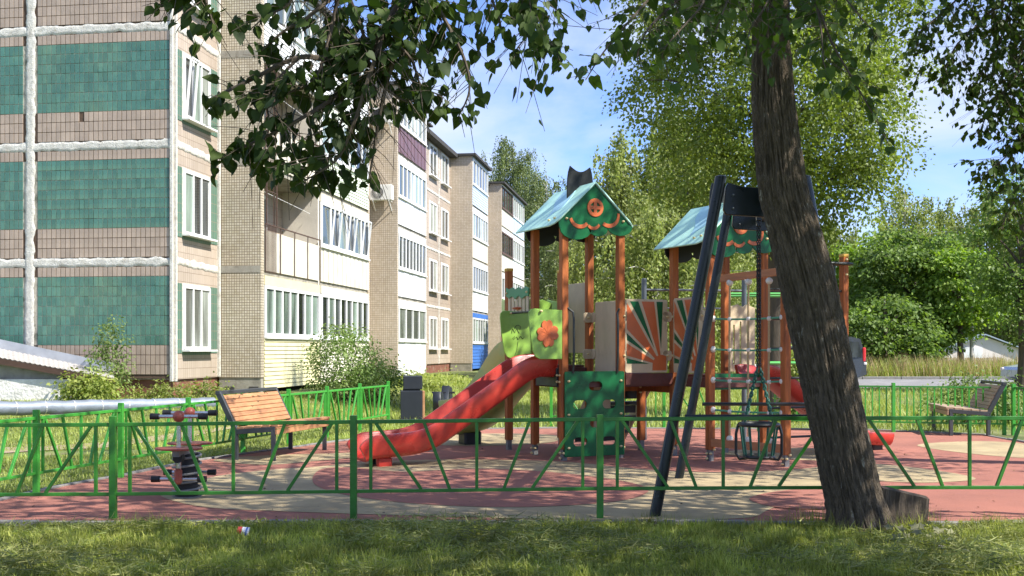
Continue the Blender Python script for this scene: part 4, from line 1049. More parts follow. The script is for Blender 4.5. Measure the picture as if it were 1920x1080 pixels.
def chain(p0, p1, name, mt, link=0.034, r=0.0042):
    d = (p1-p0); L = d.length; d.normalize(); n = int(L/(link*0.74)); q = MB()
    x = d.cross(Vector((0,1,0.1))).normalized(); y = d.cross(x)
    for i in range(n):
        c = p0 + d*(L*(i+.5)/n); a_ = x if i % 2 else y
        q.tube([c + d*(link/2*math.cos(t)) + a_*(link*0.30*math.sin(t)) for t in [2*math.pi*j/8 for j in range(9)]], r, 4, False)
    return q.build(name, mt, sw)
bu = bdv.normalized(); sx = Vector((bu.y, -bu.x, 0))
for s in (-1, 1):
    hang = sc0 + bu*.27*s + UP*2.90; mid = sc0 + bu*.235*s + UP*1.35
    MB().box(hang+UP*.03, (.05,.05,.10)).build('hanger', m_swing, sw)
    for e in (-1, 1):
        chain(hang+sx*.012*e, mid+sx*.014*e, 'chain', m_chain)
        chain(mid+sx*.014*e, sc0 + bu*.17*s + sx*.14*e + UP*.80, 'chain', m_chg, 0.05, .008)
zt_, zb_ = .76, .42
def ring(z, a, b, r, nm, mt): 
    MB().tube([sc0 + sx*(a*math.cos(t)) + bu*(b*math.sin(t)) + UP*z for t in [2*math.pi*j/24 for j in range(25)]], r, 8, False).build(nm, mt, sw, True)
ring(zt_, .20, .20, .022, 'seat_rim', m_blackp); ring(zb_, .15, .16, .02, 'seat_base_rim', m_blackp)
MB().box(sc0+UP*zb_, (.28,.28,.025), (sx,bu,UP), .01).build('seat_pan', m_blackp, sw)
for j in range(12):
    t = 2*math.pi*j/12; MB().tube([sc0+sx*.195*math.cos(t)+bu*.195*math.sin(t)+UP*zt_, sc0+sx*.15*math.cos(t)+bu*.155*math.sin(t)+UP*zb_], .011, 6).build('cage_bar', m_chg, sw)
for e in (-1,1):
    MB().tube([sc0+sx*.21*e+UP*zt_, sc0+sx*.235*e+UP*(zt_-.1), sc0+sx*.235*e+UP*(zb_+.03), sc0+sx*.20*e+UP*(zb_-.03), sc0+sx*.12*e+UP*(zb_-.02)], .016, 8).build('side_guard', m_blackp, sw)

# ================================================================ BENCHES
m_plank = M('bench_plank', (0.44,0.22,0.10), 0.55, 0.2, 4, 0.25, 50, stretch=(2,.5,4), rnd=0.08, col2=(0.36,0.17,0.08), c2scale=3)
m_plankg = M('grey_plank', (0.37,0.265,0.17), 0.6, 0.2, 4, 0.25, 50, stretch=(2,.5,4), rnd=0.08)  # greyer copy of the bench wood, difference in sunlight put into the colour
m_bfr = M('charcoal_bench_frame', (0.045,0.05,0.055), 0.4, 0.12, 6)
def bench(p, l, f, length, label, plank, sd_, sh=.47):
    """p near back leg foot, l = along length, f = facing"""
    l = Vector(l).normalized(); f = Vector(f).normalized(); p = Vector(p)
    r = thing('bench', p, label, 'bench')
    bk = .42
    for t in (0, 1):
        o_ = p + l*(length*t)
        MB().bar(o_, o_+UP*(bk-.03), .06, ch=.004).build('leg', m_bfr, r); MB().bar(o_+f*sd_, o_+f*sd_+UP*(sh-.05), .06, ch=.004).build('leg', m_bfr, r)
        MB().bar(o_-f*.03+UP*(bk-.03), o_+f*(sd_+.03)+UP*(sh-.03), .06, .07, ch=.004).build('seat_frame', m_bfr, r)
        MB().bar(o_-f*.0+UP*(bk-.02), o_-f*.27+UP*.93, .05, .075, up=f, ch=.004).build('back_frame', m_bfr, r)
    MB().bar(p-f*.27+UP*.93-l*.03, p-f*.27+UP*.93+l*(length+.03), .05, .07, up=f, ch=.004).build('top_rail', m_bfr, r)
    ns = 5
    for k in range(ns):
        c = p + f*(.075+(sd_-.04)*k/(ns-1)*0.98) + UP*(bk+.022+(sh-bk)*k/(ns-1))
        MB().bar(c-l*.025, c+l*(length+.025), (sd_/ns)-.006, .035, up=(UP+f*.0), ch=.004).build('seat_plank', plank, r)
    for k in range(2):
        c = p + f*(sd_+.05) + UP*(sh+.005-.075*k); MB().bar(c-l*.025, c+l*(length+.025), .03, .068, ch=.004).build('front_plank', plank, r)
    bd_ = (UP*.51-f*.27).normalized(); bnorm = (f*.51+UP*.27).normalized()
    for k in range(7):
        c = p + UP*.46 - f*.03 + bd_*(.028+.068*k) + bnorm*.035
        MB().bar(c+l*.03, c+l*(length-.03), .03, .062, up=bd_, ch=.004).build('back_plank', plank, r)
    return r, p, l, f
b1 = bench((-3.816,15.5,.016), (.416,1.7,0), (.971,-.238,0), 1.75, 'slatted orange wood bench with charcoal frame beside the fence near the apartment block', m_plank, .56)
b2 = bench((8.42,19.80,.016), (.21,1.3,0), (-.987,.16,0), 1.45, 'greyish slatted lounge bench with black frame in front of the road', m_plankg, .63)

random.seed(5)
_r, _p, _l, _f = b1; _bd = (UP*.51-_f*.27).normalized(); _bn = (_f*.51+UP*.27).normalized()
for kx, ky in ((.25,.40),(.55,.46),(.85,.40),(.95,.33),(1.3,.45),(.7,.25),(.45,.42),(1.05,.41)):
    c = _p + UP*.46 - _f*.03 + _bn*.052 + _l*kx + _bd*ky
    MB().tube([c + _l*random.uniform(-.05,.05) + _bd*random.uniform(-.02,.02) for _ in range(7)], .003, 4).build('scribble', m_ink, _r)

# ================================================================ LITTER BIN
lb_ = thing('litter_bin', (-2.15, 23.7, 0), 'tall dark litter bin with raised hood by the fence end', 'litter bin')
m_bin = M('anthracite_bin', (0.022,0.026,0.032), 0.4, 0.1, 6); AXB = (Vector((.995,.1,0)), Vector((-.1,.995,0)), UP)
cb = Vector((-2.13, 23.7, 0)); bz = float(gz(cb.x, cb.y))
MB().box(cb+UP*(.37+bz), (.46,.40,.62), AXB, .012).build('body', m_bin, lb_); MB().box(cb+UP*(.85+bz)+Vector((.03,0,0)), (.40,.36,.28), AXB, .012).build('hood', m_bin, lb_)
MB().box(cb+UP*(.69+bz), (.36,.3,.06), AXB).build('opening', m_blackp, lb_)
MB().box(cb+UP*(.37+bz)+AXB[0]*.255, (.05,.36,.60), AXB, .006).build('side_board', m_plank, lb_)
for s in (-1,1): MB().box(cb+AXB[0]*.18*s+UP*(.02+bz), (.05,.3,.1), AXB).build('foot', m_bin, lb_)

# ================================================================ SPRING ROCKERS
rk = thing('spring_rocker', (-3.37, 11.5, 0), 'two-seat spring rocker with red plates, chrome handlebars and black spring cores', 'spring rocker')
m_rkred = M('rocker_red', (0.33,0.075,0.045), 0.45, 0.15, 6, 0.1, 60); m_chrome = M('brushed_steel', (0.55,0.55,0.55), 0.28, 0.1, 10, metal=0.95)
m_rub = M('black_rubber', (0.012,0.012,0.013), 0.6, 0.1, 10); m_spring = M('grey_spring', (0.22,0.22,0.21), 0.5, 0.15, 20)
rc = Vector((-3.38, 11.55, 0)); rd = Vector((-.02, 1, 0)).normalized(); rs = Vector((1,-.0,0))
for k, off in enumerate((0,)):
    MB().lathe(rc+rd*.10, [(.118,0),(.118,.14),(.112,.145),(.112,.36),(.118,.365),(.118,.47)], 20).build('spring_core', m_rub, rk, True)
    n = 90; MB().tube([rc+rd*.10+Vector((.142*math.cos(t*11*math.pi), .142*math.sin(t*11*math.pi), .03+.46*t)) for t in np.linspace(0,1,n)], .013, 7).build('spring', m_spring, rk, True)
MB().lathe(rc+rd*.10, [(.15,0),(.15,.03),(.0001,.03)], 20).build('ground_plate', m_shoe, rk)
MB().bar(rc-rd*.32+UP*.50, rc+rd*.56+UP*.50, .07, .06).build('beam', m_shoe, rk)
for s, o_ in ((-1,-.20), (1,.44)):
    c = rc + rd*o_ + (rs*-.06 if s > 0 else rs*0)
    sp2 = [(.21*math.cos(t)*(1+.12*math.cos(2*t)), .19*math.sin(t)) for t in [2*math.pi*j/28 for j in range(28)]]
    plate('seat_plate', [sp2], c+UP*.545, rs, rd, .02, m_rkred, rk, .006)
    MB().tube([c+UP*.30, c+UP*.86], .024, 12).build('column', m_chrome, rk, True)
    MB().ball(c+UP*.87, .062, 14).build('column_head', m_rkred, rk, True)
    MB().box(c+UP*.265-rd*.02, (.075,.06,.16), None, .02).build('foot_block', m_rkred, rk)
    for z, w in ((.87,.255), (.235,.245)):
        MB().tube([c-rs*w*.8+UP*z, c+rs*w*.8+UP*z], .019, 12).build('handlebar', m_chrome, rk, True)
        for e in (-1,1): MB().tube([c+rs*w*.78*e+UP*z, c+rs*w*1.13*e+UP*z], [.031,.033], 12).build('grip', m_rub, rk, True)
    MB().tube([c-rd*.05+UP*.45, c+rd*.05+UP*.45], .05, 12).build('buffer', m_rub, rk)
sr = thing('spring_rider', (-1.35, 21.4, 0), 'small dark spring rider with side handles half hidden behind the red slide', 'spring rider')
c = Vector((-1.32, 21.4, 0))
MB().lathe(c, [(.10,0),(.10,.36)], 14).build('spring_core', m_rub, sr); MB().tube([c+Vector((.11*math.cos(t*26), .11*math.sin(t*26), .02+.36*t)) for t in np.linspace(0,1,50)], .012, 6).build('spring', m_spring, sr)
plate('body', [[(-.32,0),(.25,0),(.34,.12),(.30,.42),(.16,.46),(.08,.2),(-.12,.18),(-.2,.34),(-.34,.36)]], c+UP*.38, Vector((.3,1,0)), UP, .16, m_bin, sr, .01)
MB().tube([c+Vector((-.22,.15,.72)), c+Vector((.22,.1,.72))], .018, 8).build('handlebar', m_rub, sr)
MB().box(c+Vector((-.02,-.05,.56)), (.22,.3,.04)).build('seat', m_rub, sr)

# ================================================================ FOREGROUND SMALL THINGS
wb = thing('wood_block', Gp(1712, 998), 'dark weathered sawn log block leaning beside the tree trunk', 'wood block')
m_oldw = M('weathered_wood', (0.10,0.075,0.05), 0.85, 0.35, 5, 0.9, 30, stretch=(7,7,.8), col2=(0.055,0.04,0.028), c2scale=3)
w0 = Gp(1680, 1004); w1 = Gp(1772, 1004)
a_, b_ = Vector((w0.x,9.72,-.03)), Vector((w1.x,9.75,-.03)); dv = Vector((.05,.22,0)); ta, tb = a_+UP*.375+Vector((.02,0,0)), b_+UP*.275+Vector((.03,0,0))
q = MB(); nx_, nz_ = 14, 8; v = []
for j in range(nz_+1):
    for i in range(nx_+1):
        p = a_.lerp(b_, i/nx_).lerp(ta.lerp(tb, i/nx_), j/nz_); v.append(p + Vector((0, -.022*noise.noise((i*.9, j*.15, 3.3)) - .01*noise.noise((i*2.1,j*.3,1)), 0)))
k_ = len(v); v += [p+dv for p in [a_.lerp(b_, i/nx_).lerp(ta.lerp(tb, i/nx_), j/nz_) for j in range(nz_+1) for i in range(nx_+1)]]
f = []
for j in range(nz_):
    for i in range(nx_):
        s = j*(nx_+1)+i; f.append((s,s+1,s+nx_+2,s+nx_+1)); f.append((k_+s,k_+s+nx_+1,k_+s+nx_+2,k_+s+1))
for i in range(nx_):
    s = nz_*(nx_+1)+i; f.append((s,s+1,k_+s+1,k_+s)); f.append((i+1,i,k_+i,k_+i+1))
for j in range(nz_):
    s = j*(nx_+1); f.append((s,s+nx_+1,k_+s+nx_+1,k_+s)); s += nx_; f.append((s+nx_+1,s,k_+s,k_+s+nx_+1))
q.add(v, f).build('sawn_block', m_oldw, wb)
cup = thing('drink_carton', Gp(456, 1013), 'crumpled red and white paper cup lying in the mown grass', 'litter')
cu = Gp(456, 1013) + UP*.075; ax_ = (Vector((.2,.1,.95)).normalized(), Vector((-.1,1,0)).normalized(), Vector((.95,.05,-.25)).normalized())
m_cup = M('cup_white', (0.75,0.74,0.74), 0.5, .05); m_cupr = M('cup_red', (0.55,0.06,0.05), 0.5, .05); m_cupb = M('cup_blue', (0.10,0.16,0.45), 0.5, .05)
MB().lathe(cu-ax_[2]*.045, [(.026,0),(.033,.035)], 12, ax_).build('cup_base', m_cupr, cup)
MB().lathe(cu-ax_[2]*.010, [(.033,0),(.037,.03)], 12, ax_).build('cup_side', m_cup, cup); MB().lathe(cu+ax_[2]*.02, [(.0372,0),(.039,.014)], 12, ax_).build('cup_band', m_cupb, cup)
MB().lathe(cu+ax_[2]*.034, [(.039,0),(.042,.012),(.036,.012)], 12, ax_).build('cup_rim', m_cup, cup)

# ================================================================ TREES
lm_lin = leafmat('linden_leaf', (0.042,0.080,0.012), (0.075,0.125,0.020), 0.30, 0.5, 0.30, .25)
lm_lin2 = leafmat('shaded_linden_leaf', (0.022,0.044,0.008), (0.055,0.085,0.016), 0.28, 0.55, 0.30, .2)  # linden leaf again, darkened so the boughs' shade sits in its colour
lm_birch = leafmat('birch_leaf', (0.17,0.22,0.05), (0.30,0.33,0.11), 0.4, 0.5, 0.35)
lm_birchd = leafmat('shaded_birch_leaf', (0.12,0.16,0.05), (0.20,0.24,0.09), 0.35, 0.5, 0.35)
lm_ash = leafmat('ash_leaf', (0.115,0.165,0.03), (0.22,0.275,0.055), 0.4, 0.45, 0.35)
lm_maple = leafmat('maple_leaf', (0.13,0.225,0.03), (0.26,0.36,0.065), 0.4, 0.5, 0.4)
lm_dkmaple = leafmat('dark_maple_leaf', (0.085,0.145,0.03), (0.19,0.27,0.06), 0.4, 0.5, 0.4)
lm_shrub = leafmat('shrub_leaf', (0.13,0.20,0.05), (0.25,0.32,0.11), 0.4, 0.5, 0.35)
lm_weed = leafmat('weed_leaf', (0.17,0.23,0.045), (0.33,0.36,0.10), 0.4, 0.6, 0.3)
m_bark = M('linden_bark', (0.105,0.080,0.052), 0.92, 0.45, 14, 1.0, 60, stretch=(2.2,2.2,.8), col2=(0.25,0.235,0.19), c2scale=7, c2lo=0.62, c2hi=0.69)
m_bark2 = M('brown_bark', (0.085,0.065,0.045), 0.9, 0.3, 8, 0.6, 30, stretch=(2,2,.5))
m_birchb = M('birch_bark', (0.45,0.43,0.38), 0.8, 0.2, 6, 0.3, 20, stretch=(1,1,3), col2=(0.05,0.045,0.04), c2scale=4, c2lo=0.56, c2hi=0.62)

def fan_pts(n, c, rad, shell=0.55, zcut=-1.0):
    d = rdir(n); r = shell + (1-shell)*rng.random(n)**0.6; p = d*r[:,None]
    p = p[p[:,2] > zcut]; return p*np.array(rad) + np.array(c)
def clump_leaves(cent, per, cr, flat=0.6, droop=0.3):
    n = len(cent)*per; c = np.repeat(cent, per, 0)
    off = rng.normal(size=(n,3))*np.array([cr,cr,cr*flat])
    off[:,2] -= droop*cr*(np.hypot(off[:,0], off[:,1])/cr)
    pos = c+off
    out = off.copy(); out[:,2] *= .3
    L = nrm(nrm(out) + rng.normal(size=(n,3))*.5 + np.array([0,0,-.55])); N = nrm(rng.normal(size=(n,3))*.55 + np.array([0,0,1.0]))
    return pos, L, N
def limbs(mb, base, top, r0, targets, rl, seed=0, nseg=6):
    """trunk from base to top, limbs to the targets"""
    base, top = Vector(base), Vector(top)
    path = [base.lerp(top, t) + Vector((.12*noise.noise((t*3,seed,0)), .12*noise.noise((t*3,seed,5)), 0)) for t in np.linspace(0,1,12)]
    mb.tube(path, [r0*(1.25 if t == 0 else 1)*(1-.8*t) for t in np.linspace(0,1,12)], 10)
    for i, tg in enumerate(targets):
        tg = Vector(tg); h = max(.2, min(.95, (tg.z-base.z)/(top.z-base.z)*.75)); s = base.lerp(top, h)
        mid = s.lerp(tg, .5) + Vector((0,0,.12*(tg-s).length))
        pp_ = [s.lerp(mid, t).lerp(mid.lerp(tg, t), t) for t in np.linspace(0,1,nseg)]
        mb.tube(pp_, [rl*(1-.85*t) for t in np.linspace(0,1,nseg)], 6)
def tree(name, label, cat, base, h, crown_c, crown_r, nclump, per, cr, leaf, lmat, bark, group=None, r0=.2, tmpl=T_DIAMOND, shell=.5, flat=.6, zcut=-1, width=1.0, nl=14):
    base = Vector(base); base.z = float(gz(base.x, base.y))
    r = thing(name, base, label, cat, group)
    cent = fan_pts(nclump, crown_c, crown_r, shell, zcut)
    # ragged outline: push some clumps out or in
    k = np.array([noise.noise((float(a)*.5, float(b)*.5, float(c)*.5)) for a, b, c in cent]); cent = (cent-np.array(crown_c))*(1+.30*k)[:,None]+np.array(crown_c)
    mb = MB(); tg = cent[rng.choice(len(cent), min(nl, len(cent)), False)]
    limbs(mb, base-UP*.1, (crown_c[0], crown_c[1], base.z+h*.85), r0, [(a*.85+crown_c[0]*.15, b*.85+crown_c[1]*.15, c) for a, b, c in tg], r0*.32, base.x)
    mb.build('trunk', bark, r, True)
    pos, L, N = clump_leaves(cent, per, cr, flat)
    put('crown', scatter_mesh('crown', pos, L, N, leaf*(.6+.8*rng.random(len(pos))), width, tmpl), lmat, r)
    return r
def weeping(name, label, base, h, rad, nstr, slen, leaf, lmat, bark, group=None, z0=.35, per=.10, r0=.16, top=1.0, power=.7):
    base = Vector(base); base.z = float(gz(base.x, base.y)); r = thing(name, base, label, 'tree', group)
    mb = MB(); tops = []
    nlimb = 34
    trunk_top = Vector((base.x+.3, base.y, base.z+h))
    ends = []
    for i in range(nlimb):
        t = z0 + (1-z0)*((i+.5)/nlimb); a = i*2.4+random.random(); prof = (math.sin(math.pi*min(1,(1-t)/(1-z0)*.78+.10)))**power
        L = rad*prof*random.uniform(.65,1.1); s = base.lerp(trunk_top, t-.06); e = Vector((s.x+L*math.cos(a), s.y+L*math.sin(a), base.z+h*t+random.uniform(-.1,.5)))
        m_ = s.lerp(e, .5)+UP*.25*L; pth_ = [s.lerp(m_, q).lerp(m_.lerp(e, q), q) for q in np.linspace(0,1,6)]
        mb.tube(pth_, [.045*(1-.8*q) for q in np.linspace(0,1,6)], 5); ends.append(pth_)
    mb.tube([base-UP*.1]+[base.lerp(trunk_top, t) for t in (.25,.5,.75,1)], [r0*1.2,r0,r0*.7,r0*.4,.02], 10)
    mb.build('trunk', bark, r, True)
    P_, L_ = [], []
    for i in range(nstr):
        pth_ = random.choice(ends); q = random.uniform(.25,1); k = q*5; j = min(4, int(k)); s = pth_[j].lerp(pth_[j+1], k-j) + Vector((random.gauss(0,.25), random.gauss(0,.25), random.gauss(0,.22)))
        ln = slen*random.uniform(.4,1.15); n = max(3, int(ln/per)); dr = Vector((random.gauss(0,.14), random.gauss(0,.14), 0))
        t = np.linspace(0,1,n)[:,None]
        base_ = np.array(s)[None,:] + np.array(dr)[None,:]*t*ln*1.5*(1-.5*t) + np.array([0,0,-1.0])[None,:]*(t**1.35)*ln
        P_.append(base_ + rng.normal(size=(n,3))*.055); L_.append(np.tile(np.array([dr.x,dr.y,-.8]), (n,1)) + rng.normal(size=(n,3))*.45)
    P_ = np.concatenate(P_); L_ = np.concatenate(L_); keep = P_[:,2] > base.z+.3; P_, L_ = P_[keep], L_[keep]
    if name == 'ash_tree':
        cent = fan_pts(330, (base.x-.1, base.y-.2, 8.3), (3.4,2.8,4.7), .4); p2_, l2_, n2_ = clump_leaves(cent, 170, .27, .6, .5); P_ = np.concatenate([P_, p2_]); L_ = np.concatenate([L_, l2_])
    put('crown', scatter_mesh('crown', P_, L_, rdir(len(P_), .4), leaf*(.6+.8*rng.random(len(P_))), 1.0, T_DIAMOND), lmat, r)
    return r

# ---- leaning linden with furrowed bark in the foreground
def linden():
    b = Gp(1612, 990); DT = b.y
    key = [(1622,1012,62),(1613,985,55),(1592,900,53),(1555,720,52.5),(1512,520,53),(1488,430,50),(1468,360,47),(1450,200,40),(1444,50,33),(1442,-150,30)]
    kp = [Vector(((u-CX)/F*DT, DT, H-(v-HZ)/F*DT)) for u, v, w in key]; kr = [w/F*DT for u, v, w in key]
    r = thing('linden_tree', (b.x, b.y, 0), 'leaning linden with dark furrowed trunk rising beside the sawn log block', 'tree')
    NZ, NT = 300, 220; v = []; zs = np.linspace(kp[0].z, kp[-1].z, NZ); kz = [p.z for p in kp]
    xs = np.interp(zs, kz, [p.x for p in kp]); rs_ = np.interp(zs, kz, kr)
    ker = np.ones(13)/13; xs = np.convolve(np.pad(xs, 6, 'edge'), ker, 'valid'); rs_ = np.convolve(np.pad(rs_, 6, 'edge'), ker, 'valid')
    for i, z in enumerate(zs):
        fl = 1+.22*math.exp(-max(0, z)/.14)
        for j in range(NT):
            a = 2*math.pi*j/NT; ca, sa = math.cos(a), math.sin(a)
            w = noise.noise((ca*2.0, sa*2.0, z*1.1))*.5
            rd_ = 1-abs(noise.noise((ca*13+w, sa*13+w, z*3.0)))*1.9
            rd2 = 1-abs(noise.noise((ca*26+3, sa*26-w, z*8.0+5)))*1.8
            big = noise.noise((ca*.9, sa*.9, z*.9+4))
            root = .10*max(0, math.cos(3*a+.8))*math.exp(-max(0,z)/.16)
            rr = rs_[i]*.95*(fl+root+.05*big) + .026*(rd_-.6) + .010*(rd2-.5)
            v.append((xs[i]+ca*rr, DT+sa*rr+.0, z))
    f = [(i*NT+j, i*NT+(j+1)%NT, (i+1)*NT+(j+1)%NT, (i+1)*NT+j) for i in range(NZ-1) for j in range(NT)]
    me = bpy.data.meshes.new('trunk'); me.from_pydata(v, [], f); me.update(); put('trunk', me, m_bark, r, True)
    top = kp[-1]
    return r, top
lin, lin_top = linden()

def twig_leaves(paths, size, dens, spread=.16, sub=3):
    """leaves along hanging twigs; returns arrays"""
    P_, L_, N_ = [], [], []; tw = MB()
    for pth_, r0 in paths:
        pp_ = catm(pth_, 7); tw.tube(pp_, [max(.0022, r0*(1-.8*i/len(pp_))) for i in range(len(pp_))], 5)
        cum = [0]
        for a, b in zip(pp_[:-1], pp_[1:]): cum.append(cum[-1]+(b-a).length)
        Ltot = cum[-1]
        def at(s):
            for i in range(len(pp_)-1):
                if s <= cum[i+1]: t = (s-cum[i])/max(1e-6, cum[i+1]-cum[i]); return pp_[i].lerp(pp_[i+1], t), (pp_[i+1]-pp_[i]).normalized()
            return pp_[-1], (pp_[-1]-pp_[-2]).normalized()
        n = int(Ltot*dens)
        for k in range(n):
            s = Ltot*(k+random.random())/n
            p, t = at(s)
            ln = random.uniform(.04, spread*2)*(1.0 if s < Ltot*.9 else .4)
            sd_ = Vector((random.gauss(0,1), random.gauss(0,1), random.gauss(-.15,.6))); sd_ = (sd_-t*sd_.dot(t)).normalized()
            e = p + sd_*ln + t*ln*.5 - UP*ln*.35; tw.tube([p, p.lerp(e,.5)+UP*.01, e], [.0022,.0018,.0012], 3, False)
            for j in range(random.randint(1, sub)):
                q = p.lerp(e, random.uniform(.35,1.0)); P_.append(q + Vector((random.gauss(0,.012),random.gauss(0,.012),random.gauss(0,.012))))
                L_.append((sd_*.55 + Vector((random.gauss(0,.35), random.gauss(0,.35), -.95+random.gauss(0,.35)))).normalized())
                N_.append(Vector((random.gauss(0,.6), random.gauss(-.2,.6), random.gauss(.75,.4))).normalized())
    return np.array([tuple(a) for a in P_]), np.array([tuple(a) for a in L_]), np.array([tuple(a) for a in N_]), tw
def px_path(pts): return [Pp(u, v, d) for u, v, d in pts]

# twigs of the leaning linden that hang into view
lt = [
 ([(1440,-150,9.3),(1330,-60,7.6),(1240,-20,6.6),(1180,40,6.2),(1130,100,6.1),(1098,150,6.0)], .012),
 ([(1330,-60,7.6),(1270,0,6.6),(1215,55,6.2),(1195,105,6.1),(1205,128,6.1)], .010),
 ([(1330,-60,7.6),(1320,0,6.5),(1290,40,6.3),(1250,85,6.2),(1240,110,6.2)], .009),
 ([(1440,-150,9.3),(1400,-60,7.8),(1370,-10,6.6),(1340,60,6.4),(1320,90,6.3)], .009),
 ([(1442,-150,9.3),(1450,-60,8.0),(1440,0,7.2),(1405,60,7.0),(1398,130,6.9)], .010),
 ([(1442,-150,9.3),(1470,-60,8.0),(1480,20,7.2),(1470,80,7.1),(1440,110,7.0)], .009),
 ([(1442,-150,9.3),(1500,-90,8.0),(1530,0,7.2),(1560,80,7.0),(1600,150,6.9),(1640,220,6.8),(1665,268,6.8)], .012),
 ([(1530,0,7.2),(1540,60,7.0),(1545,120,6.9),(1560,150,6.9)], .008),
 ([(1500,-90,8.0),(1570,-20,7.4),(1620,40,7.2),(1650,70,7.1)], .008),
 ([(1330,-60,7.6),(1120,-60,6.6),(1030,-20,6.2),(960,10,6.0)], .010),
 ([(1400,-60,7.8),(1360,-20,7),(1300,10,6.6),(1290,20,6.6)], .008),
]
P1, L1, N1, tw1 = twig_leaves([(px_path(p), r) for p, r in lt], .06, 34, .14, 3)
tw1.build('twig', m_bark2, lin)
put('hanging_leaves', scatter_mesh('hanging_leaves', P1, L1, N1, .056*(.5+.8*rng.random(len(P1))), 1.0, T_HEART), lm_lin, lin)
# crown of the leaning linden, mostly above the frame
def overhead_crown(root, base_top, c, rad, ncl, per, cr, leaf, lmat, bark, r0, zmin=None, nl=16):
    cent = fan_pts(ncl, c, rad, .35); 
    if zmin is not None: cent = cent[cent[:,2] > zmin(cent)]
    mb = MB(); tg = cent[rng.choice(len(cent), nl, False)]
    for t in tg:
        t = Vector(t); s = Vector(base_top); m_ = s.lerp(t, .5)+UP*.5
        mb.tube([s.lerp(m_, q).lerp(m_.lerp(t, q), q) for q in np.linspace(0,1,8)], [r0*(1-.88*q) for q in np.linspace(0,1,8)], 6)
    mb.build('branch', bark, root, True)
    pos, L, N = clump_leaves(cent, per, cr, .6)
    put('crown', scatter_mesh('crown', pos, L, N, leaf*(.6+.8*rng.random(len(pos))), 1.0, T_DIAMOND), lmat, root)
def above_frame(margin):
    return lambda c: np.where(c[:,1] > 0.5, H + (HZ+margin)/F*np.maximum(c[:,1],0), 2.5)
overhead_crown(lin, lin_top, (lin_top.x+.3, 9.2, 8.0), (4.2, 3.8, 3.4), 230, 34, .36, .12, lm_lin, m_bark2, .10, above_frame(90))

# second linden: trunk out of the frame to the left, its boughs hang over the view
l2 = thing('linden_tree', (-3.3, 4.7, 0), 'linden whose dark leafy boughs hang down before the apartment block', 'tree')
mb = MB(); mb.tube([Vector((-3.3,4.7,-.1)),Vector((-3.25,4.7,1.5)),Vector((-3.0,4.7,3.2)),Vector((-2.6,4.65,4.6)),Vector((-2.2,4.6,6.5))], [.27,.22,.20,.17,.1], 14); mb.build('trunk', m_bark, l2, True)
D0 = 5.0
lt2 = [
 ([(-120,-500,4.7),(300,-420,4.9),(640,-200,5.0),(780,-60,5.0),(720,60,4.9),(640,110,4.9),(560,108,4.8),(470,150,4.8),(395,186,4.7)], .028),
 ([(780,-60,5.0),(700,90,4.9),(640,170,4.9),(560,225,4.8),(470,270,4.8),(408,298,4.7)], .016),
 ([(720,60,4.9),(690,150,4.8),(660,240,4.8),(630,300,4.8),(560,345,4.8)], .012),
 ([(780,-60,5.0),(740,100,4.9),(715,200,4.9),(700,290,4.9),(690,345,4.9)], .014),
 ([(780,-60,5.0),(830,30,5.0),(870,110,5.0),(880,170,5.0),(858,222,5.0)], .012),
 ([(640,-200,5.0),(880,-60,5.1),(930,20,5.1),(940,60,5.1)], .012),
 ([(880,-60,5.1),(990,-30,5.2),(1005,40,5.2),(1035,85,5.2),(1055,110,5.2)], .011),
 ([(990,-30,5.2),(1000,40,5.2),(985,70,5.2),(965,98,5.2)], .007),
 ([(300,-420,4.9),(400,-120,4.7),(385,-20,4.6),(395,30,4.6),(405,55,4.6)], .012),
 ([(400,-120,4.7),(350,-60,4.6),(330,-10,4.6),(300,12,4.6)], .008),
 ([(640,-200,5.0),(640,-40,4.9),(580,30,4.8),(530,60,4.8),(490,95,4.8)], .014),
 ([(640,-40,4.9),(620,60,4.85),(590,150,4.8),(540,175,4.8),(500,205,4.8)], .011),
 ([(640,-40,4.9),(680,60,4.9),(700,140,4.9),(760,190,4.9),(800,180,4.9)], .010),
 ([(720,60,4.9),(770,110,4.9),(790,160,4.9),(830,180,4.9)], .009),
 ([(560,108,4.8),(520,150,4.8),(500,190,4.8),(505,240,4.8),(480,285,4.8)], .008),
 ([(640,170,4.9),(640,230,4.9),(600,280,4.9),(590,335,4.9)], .008),
 ([(780,-60,5.0),(800,20,5),(760,80,5),(740,150,5)], .010),
 ([(640,-40,4.9),(560,-20,4.8),(540,10,4.8),(500,30,4.8),(470,55,4.8)], .009),
]
P2, L2, N2, tw2 = twig_leaves([(px_path(p), r) for p, r in lt2], .06, 60, .15, 5)
u_ = P2[:,0]/P2[:,1]*F+CX; v_ = HZ-(P2[:,2]-H)/P2[:,1]*F; rr_ = rng.random(len(P2))
k = (u_ > 288) & (P2[:,1] > 3.2) & ((v_ < 225) | (u_ < 700)) & (v_ < 352) & ((v_ < 120) | (u_ > 380)) & ~((u_ > 410) & (u_ < 475) & (v_ > 60) & (v_ < 175) & (rr_ < .8)) & ~((v_ < 130) & (u_ > 470) & (u_ < 600) & (rr_ < .45)) & ~((u_ > 700) & (v_ > 120) & (rr_ < .35)); P2, L2, N2 = P2[k], L2[k], N2[k]
sel = P2[:,2] > 1.0; tw2.build('bough', m_bark2, l2)
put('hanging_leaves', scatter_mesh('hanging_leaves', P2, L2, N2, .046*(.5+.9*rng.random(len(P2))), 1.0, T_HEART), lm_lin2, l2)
overhead_crown(l2, (-2.3,4.6,6.0), (-.6, 4.2, 6.6), (3.4,3.2,2.8), 190, 34, .34, .12, lm_lin, m_bark2, .08, above_frame(90))

